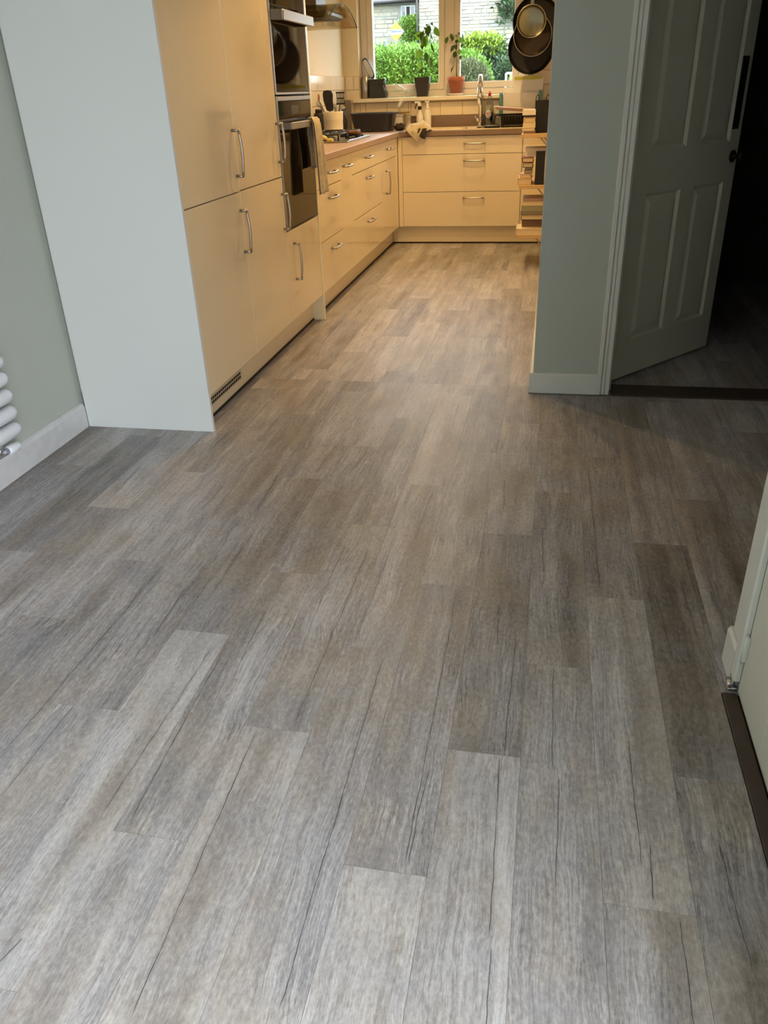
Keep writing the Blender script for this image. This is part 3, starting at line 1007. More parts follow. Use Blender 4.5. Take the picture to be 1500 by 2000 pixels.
# ------------------------------------------------------------------ kitchen window
wn = thing('window_1', '', '', (-1.03, 8.12, 1.2))
del wn['category'], wn['label']
wn['kind'] = 'structure'
Y0, Y1 = 8.095, 8.165
fz0, fz1 = 1.186, WZ1
fx0, fx1 = WX0 + 0.002, WX1 - 0.002
fm = MB()
fm.box(fx0, fx0 + 0.062, Y0, Y1, fz0, fz1, bev=0.004).box(fx1 - 0.055, fx1, Y0, Y1, fz0, fz1, bev=0.004)
fm.box(fx0 + 0.062, fx1 - 0.055, Y0, Y1, fz0, fz0 + 0.05, bev=0.004).box(fx0 + 0.062, fx1 - 0.055, Y0, Y1, fz1 - 0.06, fz1, bev=0.004)
fm.box(-1.010, -0.925, Y0, Y1, fz0 + 0.05, fz1 - 0.06, bev=0.004)
build('frame', fm, 'upvc', wn)
for (x0, x1) in ((fx0 + 0.064, -1.012), (-0.923, fx1 - 0.057)):
    sb = MB()
    e = 0.052
    ys0, ys1 = Y0 - 0.012, Y1 - 0.01
    sb.box(x0, x0 + e, ys0, ys1, fz0 + 0.052, fz1 - 0.062, bev=0.005).box(x1 - e, x1, ys0, ys1, fz0 + 0.052, fz1 - 0.062, bev=0.005)
    sb.box(x0 + e, x1 - e, ys0, ys1, fz0 + 0.052, fz0 + 0.052 + e, bev=0.005).box(x0 + e, x1 - e, ys0, ys1, fz1 - 0.062 - e, fz1 - 0.062, bev=0.005)
    sash = build('sash', sb, 'upvc', wn)
    build('pane', B(x0 + e - 0.005, x1 - e + 0.005, 8.125, 8.131, fz0 + 0.052 + e - 0.005, fz1 - 0.062 - e + 0.005), 'window_glass', sash)
    if x0 < -1.2:
        hm = MB().box(-1.375, -1.335, ys0 - 0.012, ys0, 1.222, 1.246, bev=0.003)
        hm.tube([(-1.352, ys0 - 0.014, 1.236), (-1.37, ys0 - 0.032, 1.246), (-1.45, ys0 - 0.034, 1.292)], [0.010, 0.010, 0.008], 10, sq=0.7)
        build('window_handle', hm, 'white_plastic', sash)
ws = struct('trim_7', MB().box(-1.83, WX1 + 0.03, 7.925, YB - 0.0035, 1.150, 1.183, bev=0.006, seg=2).box(WX0, WX1, YB - 0.0035, 8.10, 1.1525, 1.183), 'sill_white')
struct('trim_8', MB().box(WX0, WX1, 8.17, 8.30, 1.14, 1.165), 'mortar')

# ------------------------------------------------------------------ downlights
LAMPS = ((-0.90, 4.30, 'recessed spotlight above the tall cupboards'), (-0.86, 5.08, 'recessed spotlight above the drawers by the oven column'),
         (-0.86, 6.12, 'recessed spotlight above the gas hob run'), (-0.70, 6.96, 'recessed spotlight in front of the sink'))
for i, (x, y, lab) in enumerate(LAMPS):
    d = thing('downlight', lab, 'light', (x, y, CEIL))
    build('bezel', MB().lathe([(0.045, -0.001), (0.045, -0.006), (0.036, -0.008), (0.034, -0.002)], (x, y, CEIL), 24, caps=False), 'steel', d)
    build('lens', MB().lathe([(0.0, -0.0035), (0.033, -0.0035)], (x, y, CEIL), 24), 'lamp_lens', d)
    ld = bpy.data.lights.new('downlight_lamp', 'SPOT')
    ld.energy = DOWNLIGHT_W * (0.78, 1.2, 1.25, 1.25)[i]
    ld.color = WARM
    ld.spot_size = math.radians(136)
    ld.spot_blend = 0.75
    ld.shadow_soft_size = 0.014
    lo = bpy.data.objects.new('downlight_lamp', ld)
    COL.objects.link(lo)
    lo.parent = d
    lo.location = (0, 0, -0.02)

# ------------------------------------------------------------------ cooker hood
h = thing('cooker_hood', 'steel chimney cooker hood with a curved smoked glass canopy above the hob', 'hood', (-1.72, 6.33, 1.66))
HY0, HY1 = 5.90, 6.76


def canopy(u, v):
    # u across the width (y), v from wall to front edge
    y = HY0 + (HY1 - HY0) * u
    x = XL + 0.012 + 0.405 * v
    hump = max(0.0, math.sin(math.pi * min(1, max(0, (u - 0.02) / 0.96)))) ** 0.8
    z = 1.664 + 0.118 * hump
    return (x, y, z)


solidify(build('glass_canopy', MB().grid(canopy, 28, 8), 'hood_glass', h), 0.006)
em = MB().tube([Vector(canopy(i / 28, 1.0)) for i in range(29)], 0.0035, 6).tube([Vector(canopy(0, i / 6)) for i in range(7)], 0.0035, 6)
build('glass_edge', em, 'black_plastic', h)
build('hood_body', MB().box(XL + 0.010, -1.56, 6.10, 6.56, 1.702, 1.740, bev=0.01), 'steel_dark', h)
build('chimney', B(XL + 0.008, -1.66, 6.20, 6.46, 1.772, CEIL - 0.002, bev=0.003), 'steel_dark', h)
build('filter', B(-1.89, -1.58, 6.12, 6.54, 1.697, 1.7015), 'iron', h)
pts = [(-1.735, 6.05, 1.95), (-1.735, 6.05, 1.86), (-1.728, 6.06, 1.80), (-1.71, 6.07, 1.76)]

# ------------------------------------------------------------------ gas hob
HX0, HX1, HB0, HB1 = -1.865, -1.430, 5.97, 6.74
h = thing('gas_hob', 'steel gas hob with black iron pan supports set in the worktop', 'hob', (-1.65, 6.35, 0.926))
build('plate', B(HX0, HX1, HB0, HB1, 0.9265, 0.936, bev=0.003, seg=2), 'steel', h)
build('tray_edge', B(HX1 - 0.055, HX1 - 0.002, HB0 + 0.06, HB1 - 0.02, 0.9365, 0.941, bev=0.002), 'tin', h)
for (bx, by, r) in ((-1.76, 6.12, .034), (-1.76, 6.60, .042), (-1.60, 6.12, .042), (-1.60, 6.60, .034), (-1.68, 6.36, .052)):
    bn = build('burner', MB().lathe([(r * 1.15, 0.936), (r * 1.15, 0.946), (r, 0.948), (r, 0.958), (r * .9, 0.964), (0, 0.965)], (bx, by, 0), 20), 'iron', h)
for (g0, g1) in ((6.00, 6.24), (6.25, 6.48), (6.49, 6.72)):
    gm = MB()
    zt = 0.978
    for xx in (HX0 + 0.03, HX1 - 0.075):
        gm.tube([(xx, g0, 0.936), (xx, g0 + 0.008, zt), (xx, g1 - 0.008, zt), (xx, g1, 0.936)], 0.0065, 6)
    for yy in (g0 + 0.01, g1 - 0.01):
        gm.tube([(HX0 + 0.03, yy, zt), (HX1 - 0.075, yy, zt)], 0.0065, 6)
    yc = (g0 + g1) / 2
    for xc in (-1.76, -1.60):
        for dx, dy in ((.03, 0), (-.03, 0)):
            gm.tube([(xc + dx * 2.4, yc, zt - 0.004), (xc + dx * 0.6, yc, zt + 0.004)], 0.006, 6)
        gm.tube([(xc, g0 + .01, zt), (xc, yc - .02, zt + 0.004)], 0.006, 6).tube([(xc, g1 - .01, zt), (xc, yc + .02, zt + 0.004)], 0.006, 6)
    build('pan_support', gm, 'iron', h)
for i in range(5):
    build('hob_knob', MB().lathe([(0.017, 0.936), (0.016, 0.956), (0, 0.957)], (HX1 - 0.028, 6.15 + i * 0.1, 0), 14), 'black_plastic', h)

# two bananas on the near end of the hob
def banana(label, p, yaw, L, arc):
    mb = MB()
    pts, rs = [], []
    for i in range(11):
        t = i / 10
        a = (t - .5) * arc
        R = L / arc
        lx, lz = R * math.sin(a), R * (math.cos(a) - math.cos(arc / 2))
        pts.append(Vector((p[0] + lx * math.cos(yaw), p[1] + lx * math.sin(yaw), p[2] + lz)))
        rs.append(0.0115 * (1 - abs(2 * t - 1) ** 4) + 0.003)
    mb.tube(pts, rs, 8)
    o = tag(build('banana', mb, 'banana', origin=p), label, 'fruit', 'bananas by the hob')
    return o


banana('yellow banana arched over the near corner of the gas hob', (-1.612, 5.925, 0.946), 0.25, 0.115, 1.7)
banana('shorter banana end lying nearer the worktop edge', (-1.545, 5.93, 0.942), -0.2, 0.055, 0.7)

br = thing('scrubbing_brush', 'brown scrubbing brush resting on the hob beside the pan supports', 'brush', (-1.43, 6.36, 0.94))
build('head', B(-1.505, -1.425, 6.30, 6.39, 0.966, 0.988, bev=0.006), 'rust_brown', br)
bm_ = MB()
for i in range(8):
    for j in range(6):
        bm_.box(-1.500 + i * 0.009, -1.4955 + i * 0.009, 6.306 + j * 0.014, 6.311 + j * 0.014, 0.9425, 0.966)
o = build('bristles', bm_, 'black_matte', br)
o['kind'] = 'stuff'

# ------------------------------------------------------------------ crock of utensils and neighbours on the worktop
CX, CY = -1.785, 6.98
cr = thing('utensil_crock', 'cream ribbed stoneware crock full of cooking utensils', 'crock', (CX, CY, 0.926))
prof = [(0.074, 0.9265), (0.078, 0.932), (0.079, 0.945), (0.0805, 0.95), (0.079, 0.955), (0.080, 1.045), (0.083, 1.05), (0.080, 1.056), (0.083, 1.062), (0.080, 1.068), (0.083, 1.074), (0.081, 1.082), (0.085, 1.10), (0.085, 1.106), (0.077, 1.106), (0.074, 0.94), (0, 0.938)]
build('pot', MB().lathe(prof, (CX, CY, 0), 32), 'crock', cr)


def utensil(name, label, foot, top, m, head, hm=None):
    o = thing(name, label, 'utensil', (foot[0], foot[1], foot[2]), 'utensils in the crock')
    build('handle', MB().tube([foot, top], 0.0055, 8), m, o)
    build('head', head, hm or m, o)
    return o


def slab(c, w, hgt, t, lean=0.0, taper=0.8, ns=10):
    """flat rounded paddle standing up, facing the room"""
    out = []
    for i in range(ns * 2):
        a = 2 * math.pi * i / (ns * 2)
        sx, sz = math.copysign(abs(math.cos(a)) ** 0.5, math.cos(a)), math.copysign(abs(math.sin(a)) ** 0.5, math.sin(a))
        k = 1 if sz > 0 else taper
        out.append((c[0] + sx * w / 2 * k + lean * sz * hgt / 2, c[2] + sz * hgt / 2))
    return MB().prism(out, c[1] - t / 2, c[1] + t / 2, 'y')


utensil('turner', 'broad solid black turner standing tallest at the front of the crock', (CX, CY - .02, 0.945), (CX - 0.012, CY - .05, 1.13), 'black_plastic', slab((CX - 0.012, CY - 0.062, 1.185), 0.085, 0.15, 0.006, -0.1), 'black_matte')
hd = MB()
hc = (CX + 0.072, CY - 0.01, 1.20)
for i in range(6):
    hd.box(hc[0] - 0.030 + i * 0.0115, hc[0] - 0.024 + i * 0.0115, hc[1] - .002, hc[1] + .002, hc[2] - 0.036, hc[2] + 0.036)
hd.box(hc[0] - 0.034, hc[0] + 0.038, hc[1] - .003, hc[1] + .003, hc[2] + 0.034, hc[2] + 0.046).box(hc[0] - 0.034, hc[0] + 0.038, hc[1] - .003, hc[1] + .003, hc[2] - 0.046, hc[2] - 0.034)
hd.box(hc[0] - 0.030, hc[0] + 0.034, hc[1] - .002, hc[1] + .002, hc[2] - 0.004, hc[2] + 0.004)
utensil('slotted_turner', 'black slotted turner at the window side of the crock', (CX + .02, CY, 0.945), (CX + .068, CY - .01, 1.158), 'black_plastic', hd)
utensil('ladle', 'black ladle with a hooked rim behind the broad turner', (CX - .01, CY + .02, 0.945), (CX - .040, CY + .02, 1.20), 'black_plastic',
        MB().lathe([(0.0, -0.034), (0.02, -0.03), (0.032, -0.012), (0.035, 0.004), (0.032, 0.004), (0.03, -0.01), (0.0, -0.03)], (CX - 0.040, CY + .02, 1.226), 16))
utensil('wooden_spoon', 'wooden spoon leaning over the oven side of the crock', (CX + .01, CY - .01, 0.945), (CX - .118, CY + .03, 1.19), 'wood_spoon',
        MB().lathe([(0.0, -0.030), (0.015, -0.022), (0.021, 0.0), (0.015, 0.02), (0.0, 0.027)], (CX - .128, CY + .033, 1.212), 14, ry=0.4))
utensil('whisk', 'steel whisk slanting from the oven side of the crock', (CX - .01, CY - .03, 0.945), (CX - .075, CY - .04, 1.12), 'steel',
        MB().tube([(CX - .075, CY - .04, 1.12), (CX - .118, CY - .045, 1.165), (CX - .105, CY - .045, 1.20), (CX - .08, CY - .042, 1.165), (CX - .075, CY - .04, 1.12)], 0.0022, 6)
        .tube([(CX - .075, CY - .04, 1.12), (CX - .10, CY - .065, 1.165), (CX - .105, CY - .045, 1.20), (CX - .10, CY - .02, 1.165), (CX - .075, CY - .04, 1.12)], 0.0022, 6))
utensil('tongs', 'steel tongs standing between the two black turners', (CX + .03, CY - .03, 0.945), (CX + .034, CY - .04, 1.14), 'steel',
        MB().box(CX + .024, CX + .030, CY - .048, CY - .040, 1.10, 1.165, bev=.001).box(CX + .040, CX + .046, CY - .048, CY - .040, 1.10, 1.160, bev=.001))

c = thing('black_canister', 'tall matt black canister between the crock and the oven column', 'canister', (-1.862, 6.83, 0.926))
build('body', MB().lathe([(0.036, 0.9265), (0.038, 0.93), (0.038, 1.085), (0.034, 1.10), (0.030, 1.104), (0, 1.104)], (-1.862, 6.83, 0), 22), 'black_matte', c)
build('lid', MB().lathe([(0.028, 1.104), (0.028, 1.124), (0.022, 1.128), (0, 1.128)], (-1.862, 6.83, 0), 22), 'black_matte', c)

gbm = B(-1.893, -1.832, 7.838, 7.862, 0.9265, 1.178, bev=0.006)
tag(build('chopping_board', gbm, 'grey_board', origin=(-1.86, 7.85, 0.927)), 'tall grey chopping board standing in the worktop corner', 'board')
c = thing('bottle', 'slim dark bottle with a steel cap between crock and washing-up bowl', 'bottle', (-1.80, 7.40, 0.926))
build('body', MB().lathe([(0.030, 0.9265), (0.032, 0.935), (0.032, 1.03), (0.018, 1.07), (0.016, 1.105), (0, 1.105)], (-1.80, 7.40, 0), 20), 'black_matte', c)
build('cap', MB().lathe([(0.019, 1.105), (0.019, 1.128), (0.016, 1.131), (0, 1.131)], (-1.80, 7.40, 0), 20), 'steel', c)

# washing-up bowl
def rrect(cx, cy, w, d, r, z, n=5):
    pts = []
    for (sx, sy, a0) in ((1, 1, 0), (-1, 1, 90), (-1, -1, 180), (1, -1, 270)):
        for i in range(n + 1):
            a = math.radians(a0 + 90 * i / n)
            pts.append((cx + sx * (w / 2 - r) + r * math.cos(a), cy + sy * (d / 2 - r) + r * math.sin(a), z))
    return pts


def loft(rings, smooth=True, cap0=True, cap1=True):
    mb = MB()
    n = len(rings[0])
    vs = [p for r in rings for p in r]
    fs = [(i * n + k, i * n + (k + 1) % n, (i + 1) * n + (k + 1) % n, (i + 1) * n + k) for i in range(len(rings) - 1) for k in range(n)]
    mb.add(vs, fs, smooth)
    if cap0: mb.f.append(tuple(reversed(range(n)))); mb.sm.append(False)
    if cap1: mb.f.append(tuple((len(rings) - 1) * n + k for k in range(n))); mb.sm.append(False)
    return mb


bx, by = -1.572, 7.60
rings = [rrect(bx, by, .31, .24, .05, .9265), rrect(bx, by, .325, .25, .06, .935), rrect(bx, by, .375, .295, .06, 1.062), rrect(bx, by, .405, .32, .065, 1.066),
         rrect(bx, by, .405, .32, .065, 1.075), rrect(bx, by, .37, .29, .06, 1.072), rrect(bx, by, .32, .245, .055, .94)]
wb = thing('washing_up_bowl', 'dark grey plastic washing-up bowl on the worktop corner', 'bowl', (bx, by, 0.926))
build('body', loft(rings), 'bowl_plastic', wb)

# brown metal scourer
sm_ = MB()
r = random.Random(4)
for i in range(46):
    a, b_ = r.uniform(0, 6.28), r.uniform(-.2, 1.2)
    c0 = Vector((-1.338 + 0.040 * math.cos(a) * math.cos(b_), 7.56 + 0.040 * math.sin(a) * math.cos(b_), 0.957 + 0.024 * math.sin(b_)))
    pts = []
    for k in range(8):
        q = 2 * math.pi * k / 7
        pts.append(c0 + Vector((0.014 * math.cos(q + i), 0.014 * math.sin(q), 0.010 * math.sin(q + i * 2))))
    sm_.tube(pts, 0.0016, 4)
sm_.lathe([(0.0, 0.9275), (0.03, 0.929), (0.044, 0.945), (0.044, 0.958), (0.032, 0.974), (0, 0.98)], (-1.338, 7.56, 0), 16)
tag(build('scourer', sm_, 'scourer', origin=(-1.338, 7.56, 0.927)), 'tangled brown wire scourer beside the washing-up bowl', 'scourer')

c = thing('storage_box', 'cream lidded box in the corner under the window sill', 'box', (-1.42, 7.88, 0.926))
build('body', B(-1.475, -1.36, 7.83, 7.945, 0.9265, 1.030, bev=0.006, seg=2), 'frosted', c)
build('lid', B(-1.479, -1.356, 7.826, 7.949, 1.0305, 1.058, bev=0.005, seg=2), 'frosted', c)
tag(build('brass_tray', MB().lathe([(0.0, 1.0585), (0.07, 1.0585), (0.078, 1.066), (0.076, 1.067), (0.069, 1.061), (0, 1.061)], (-1.372, 7.885, 0), 24), 'brass', origin=(-1.372, 7.885, 1.0585)), 'thin brass tray lying on the cream lidded box', 'tray')
bd = thing('bird_ornament', 'small pale bird ornament on thin legs standing on the brass tray', 'ornament', (-1.395, 7.885, 1.061))
def ell(mb, c, rx, ry, rz, tilt, n=12):
    vs, fs = [], []
    for i in range(n // 2 + 1):
        ph = math.pi * i / (n // 2)
        for k in range(n):
            th = 2 * math.pi * k / n
            p = Vector((rx * math.sin(ph) * math.cos(th), ry * math.sin(ph) * math.sin(th), rz * math.cos(ph)))
            p.rotate(Matrix.Rotation(tilt, 3, 'Y'))
            vs.append(Vector(c) + p)
    for i in range(n // 2):
        for k in range(n):
            fs.append((i * n + k, i * n + (k + 1) % n, (i + 1) * n + (k + 1) % n, (i + 1) * n + k))
    return mb.add(vs, fs, True)
build('body', ell(ell(ell(MB(), (-1.392, 7.885, 1.122), .017, .015, .038, .5), (-1.375, 7.885, 1.155), .013, .012, .013, 0), (-1.362, 7.885, 1.150), .003, .003, .012, 1.9), 'saucer', bd)
for dx in (-.006, .007):
    build('leg', MB().tube([(-1.398 + dx, 7.885, 1.062), (-1.398 + dx, 7.885, 1.10)], 0.002, 6), 'brass', bd)

# dishcloth heaped on the sink edge and hanging over the front
r = random.Random(8)
ph = [r.uniform(0, 6.28) for _ in range(12)]


def heap(u, v):
    x = -1.262 + 0.225 * u
    w = math.sin(u * 7 + ph[0] + v * 2) * .5 + math.sin(u * 15 + ph[1] - v * 5) * .3 + math.sin(v * 11 + ph[2] + u * 4) * .35
    if v < 0.62:
        t = v / 0.62
        y = 7.52 - 0.165 * t
        env = max(0.0, math.sin(math.pi * min(1, u * 1.02))) ** .6 * math.sin(math.pi * (0.18 + 0.66 * t)) ** .7
        z = 0.938 + env * (0.062 + 0.018 * w)
    else:
        t = (v - 0.62) / 0.38
        drop = 0.072 * max(0.12, 1 - abs(u - 0.52) * 2.2)
        y = 7.355 - 0.010 * min(1, t * 3) + 0.006 * w * t - 0.004
        z = 0.944 - drop * t * 1.35 + 0.012 * (1 - t) * max(0, math.sin(math.pi * u))
    return (x + 0.012 * math.sin(v * 6 + ph[3]) + (0.02 * (0.5 - u) if v > .62 else 0), y, z)


dc = thing('dishcloth', 'crumpled cream and brown dishcloth draped over the sink edge', 'cloth', (-1.15, 7.42, 0.938))
solidify(build('cloth', MB().grid(heap, 36, 34), 'towel_cream', dc), 0.003)


def heap2(u, v):
    x = -1.135 + 0.075 * u - 0.02 * v
    w = math.sin(u * 9 + ph[5] + v * 3) * .5 + math.sin(u * 17 + ph[6]) * .3
    return (x, 7.345 - 0.006 * w - 0.006 * math.sin(v * 3.1), 0.948 - 0.072 * v * (0.75 + 0.4 * u) + 0.006 * w)


solidify(build('dark_fold', MB().grid(heap2, 14, 14), 'towel_dark', dc), 0.003)

# spray bottles behind the sink
sp = thing('spray_bottle', 'pale trigger spray bottle with a black trigger and collar', 'bottle', (-1.205, 7.875, 0.934))
build('body', MB().lathe([(0.032, 0.935), (0.034, 0.945), (0.034, 1.03), (0.014, 1.07), (0.013, 1.082), (0, 1.082)], (-1.205, 7.875, 0), 20), 'frosted', sp)
build('collar', MB().lathe([(0.017, 1.083), (0.017, 1.108), (0, 1.109)], (-1.205, 7.875, 0), 16), 'black_plastic', sp)
build('spray_head', MB().prism([(-1.196, 1.109), (-1.192, 1.125), (-1.205, 1.148), (-1.250, 1.148), (-1.254, 1.138), (-1.225, 1.132), (-1.214, 1.109)], 7.866, 7.884, 'y'), 'white_plastic', sp)
build('trigger', MB().prism([(-1.225, 1.132), (-1.236, 1.132), (-1.250, 1.10), (-1.246, 1.082), (-1.240, 1.10)], 7.870, 7.880, 'y').box(-1.262, -1.2545, 7.868, 7.882, 1.134, 1.149, bev=0.002), 'black_plastic', sp)
sp = thing('pump_bottle', 'clear pump soap bottle with a white pump top', 'bottle', (-1.135, 7.875, 0.934))
build('body', MB().lathe([(0.031, 0.935), (0.033, 0.945), (0.033, 1.06), (0.016, 1.085), (0, 1.086)], (-1.135, 7.875, 0), 20), 'frosted', sp)
build('pump', MB().lathe([(0.018, 1.087), (0.018, 1.10), (0.010, 1.104), (0.010, 1.135), (0, 1.136)], (-1.135, 7.875, 0), 16).box(-1.158, -1.120, 7.862, 7.888, 1.136, 1.148, bev=0.003), 'white_plastic', sp)

# washing-up liquid
wl = thing('soap_bottle', 'clear washing-up liquid bottle with red cap and oval label', 'bottle', (-0.583, 7.875, 0.934))
sx, sy = -0.583, 7.875
build('body', MB().lathe([(0.036, 0.935), (0.040, 0.942), (0.042, 1.00), (0.040, 1.05), (0.030, 1.12), (0.022, 1.15), (0.022, 1.168), (0, 1.169)], (sx, sy, 0), 24, ry=0.7), 'clear_plastic', wl)
build('liquid', MB().lathe([(0.033, 0.938), (0.037, 0.945), (0.039, 1.0), (0.037, 1.045), (0, 1.046)], (sx, sy, 0), 24, ry=0.66), 'green_liquid', wl)
build('cap', MB().lathe([(0.012, 1.17), (0.012, 1.182), (0.017, 1.184), (0.017, 1.192), (0.008, 1.196), (0.006, 1.208), (0, 1.21)], (sx, sy, 0), 18), 'red', wl)
lb = MB().lathe([(0.0, 0.0), (0.026, 0.0), (0.026, 0.002), (0, 0.002)], (sx - 0.006, sy - 0.0325, 1.03), 20, axis='y', ry=1.35)
lab = build('label', lb, 'sign_white', wl)
lm = MB()
for i, (dx, dz, w_, h_) in enumerate(((-.012, .004, .006, .016), (-.003, .002, .006, .012), (.006, .004, .005, .015), (.013, .002, .004, .010))):
    lm.box(sx - 0.006 + dx - w_ / 2, sx - 0.006 + dx + w_ / 2, sy - 0.0334, sy - 0.0326, 1.032 + dz - h_ / 2, 1.032 + dz + h_ / 2)
build('print', lm, 'red', lab)

# draining area
dr = thing('dish_rack', 'black wire dish rack on the drainer', 'rack', (-0.36, 7.66, 0.92))
rm = MB()
for zz in (0.945, 1.02):
    rm.tube([(-0.52, 7.52, zz), (-0.21, 7.52, zz), (-0.21, 7.80, zz), (-0.52, 7.80, zz), (-0.52, 7.52, zz)], 0.004, 6)
for i in range(13):
    xx = -0.515 + i * 0.025
    rm.tube([(xx, 7.52, 1.02), (xx, 7.522, 0.945), (xx, 7.798, 0.945), (xx, 7.80, 1.02)], 0.0022, 5)
for xx in (-0.52, -0.21):
    for yy in (7.52, 7.80):
        rm.tube([(xx, yy, 0.926), (xx, yy, 1.02)], 0.005, 6)
build('wire_frame', rm, 'black_plastic', dr)
rt_ = thing('roasting_tin', 'dark roasting tin stacked in the dish rack under the pink tray', 'tin', (-.37, 7.66, .95))
build('tin', loft([rrect(-.375, 7.66, .20, .17, .02, .9485), rrect(-.375, 7.66, .235, .20, .025, 1.030), rrect(-.375, 7.66, .25, .215, .025, 1.032), rrect(-.375, 7.66, .225, .19, .02, 1.029), rrect(-.375, 7.66, .19, .16, .02, .952)]), 'nonstick', rt_)
tp = thing('baking_tray', 'pale pink baking tray laid across the top of the dish rack', 'tray', (-0.35, 7.66, 1.03))
tm = loft([rrect(-.352, 7.665, .30, .25, .02, 1.056), rrect(-.352, 7.665, .335, .28, .03, 1.076), rrect(-.352, 7.665, .345, .29, .03, 1.078), rrect(-.352, 7.665, .33, .275, .03, 1.074), rrect(-.352, 7.665, .295, .245, .02, 1.059)])
Mx = Matrix.Translation((-.352, 7.665, 1.06)) @ Matrix.Rotation(math.radians(5), 4, 'Y') @ Matrix.Translation((.352, -7.665, -1.06))
tm.v = [tuple(Mx @ Vector(p)) for p in tm.v]
build('pan', tm, 'pink_tray', tp)
j = thing('glass_jar', 'clear glass jar standing in front of the dish rack', 'jar', (-0.475, 7.49, 0.934))
build('jar', MB().lathe([(0.026, 0.9345), (0.028, 0.94), (0.028, 0.99), (0.022, 1.005), (0.022, 1.02), (0.019, 1.02), (0.019, 1.005), (0.025, 0.99), (0.025, 0.942), (0, 0.94)], (-0.475, 7.49, 0), 20), 'clear_plastic', j)
j = thing('black_dish', 'shallow black dish on the sink edge before the soap bottle', 'dish', (-0.53, 7.455, 0.934))
build('dish', loft([rrect(-.525, 7.452, .12, .03, .012, .9345), rrect(-.525, 7.452, .15, .04, .015, .956), rrect(-.525, 7.452, .142, .034, .013, .955), rrect(-.525, 7.452, .115, .026, .01, .938)]), 'black_plastic', j)
j = thing('sponge', 'small pale sponge on the front edge of the sink', 'sponge', (-0.70, 7.45, 0.934))
build('pad', B(-0.735, -0.655, 7.437, 7.463, 0.9345, 0.946, bev=0.004), 'frosted', j)
build('scrub_face', B(-0.735, -0.655, 7.437, 7.463, 0.9465, 0.951, bev=0.001), 'pink_tray', j)


# chopping boards stood up beyond the rack
def board(label, x0, x1, y, z0, z1, m, edge, r=0.03):
    n = 6
    out = []
    for (cx, cz, a0) in ((x1 - r, z1 - r, 0), (x0 + r, z1 - r, 90), (x0 + r, z0 + r, 180), (x1 - r, z0 + r, 270)):
        for i in range(n + 1):
            a = math.radians(a0 + 90 * i / n)
            out.append((cx + r * math.cos(a), cz + r * math.sin(a)))
    o = thing('chopping_board', label, 'board', ((x0 + x1) / 2, y, z0))
    build('panel', MB().prism([((p[0] - (x0 + x1) / 2) * .97 + (x0 + x1) / 2, (p[1] - (z0 + z1) / 2) * .97 + (z0 + z1) / 2) for p in out], y - 0.0055, y + 0.0055, 'y'), m, o)
    inner = [((p[0] - (x0 + x1) / 2) * .93 + (x0 + x1) / 2, (p[1] - (z0 + z1) / 2) * .93 + (z0 + z1) / 2) for p in out]
    L = len(out)
    mb = MB()
    vs = [(p[0], y - .005, p[1]) for p in out] + [(p[0], y - .005, p[1]) for p in inner] + [(p[0], y + .005, p[1]) for p in out] + [(p[0], y + .005, p[1]) for p in inner]
    fs = []
    for i in range(L):
        k = (i + 1) % L
        fs += [(i, k, L + k, L + i), (2 * L + k, 2 * L + i, 3 * L + i, 3 * L + k), (i, 2 * L + i, 2 * L + k, k), (L + k, 3 * L + k, 3 * L + i, L + i)]
    build('rim', mb.add(vs, fs), edge, o)
    return o


o = board('white chopping board with a lime green top edge below the hanging pans', -0.385, -0.125, 7.955, 1.0285, 1.318, 'white_plastic', 'frosted')
build('grip', MB().prism([(-0.378, 1.312), (-0.136, 1.312), (-0.140, 1.290), (-0.22, 1.286), (-0.33, 1.290), (-0.374, 1.286)], 7.945, 7.9485, 'y'), 'lime', o)
board('pale frosted chopping board in front of the lime-edged one', -0.475, -0.150, 7.925, 0.9275, 1.190, 'frosted', 'frosted')
tag(build('chopping_board', B(-0.500, -0.470, 7.895, 7.909, 0.936, 1.193, bev=0.006), 'teal', origin=(-.485, 7.9, .936)), 'teal chopping board seen edge-on next to the soap bottle', 'board')
tag(build('chopping_board', MB().prism([(-0.166, 0.936), (-0.132, 0.936), (-0.128, 1.19), (-0.134, 1.206), (-0.154, 1.206), (-0.160, 1.19)], 7.86, 7.872, 'y'), 'teal', origin=(-.147, 7.866, .936)), 'teal board end rising behind the black tote', 'board')

# ------------------------------------------------------------------ tea towel over the oven handle
HXc, HZ = DX + 0.004 + 0.045, 1.102


def towel(u, v):
    y = 4.505 + 0.150 * u
    n1 = math.sin(u * 13 + 0.6) * .5 + math.sin(u * 24 + 2.0) * .28
    tot = 0.40 + 0.24
    s = v * tot
    if s < 0.24:                         # back fall, between handle and door
        d = 0.24 - s
        x = HXc - 0.017 - 0.004 * n1 * min(1, d * 5)
        y += 0.05 * min(1, d * 6)
        z = HZ + 0.012 - d
    else:
        d = s - 0.24
        a = min(1.0, d / 0.05)
        x = HXc - 0.016 + 0.032 * a + 0.012 * n1 * min(1, d * 5) + 0.03 * max(0, d - .05)
        z = HZ + 0.012 + 0.014 * math.sin(math.pi * a) - max(0, d - 0.03)
    y += 0.05 * (u - 0.3) * max(0, d) * 2.2
    return (x, y, z)


tw = thing('tea_towel', 'cream patterned tea towel hanging from the lower oven handle', 'towel', (HXc, 4.58, HZ))
solidify(build('cloth', MB().grid(towel, 34, 44), 'towel_cream', tw), 0.003)
st = MB()
for u0 in (0.02, 0.10):
    pts = [Vector(towel(u0, 0.42 + 0.57 * i / 20)) + Vector((0.003, 0, 0)) for i in range(21)]
    st.tube(pts, 0.003, 5)
build('stripe', st, 'towel_dark', tw)

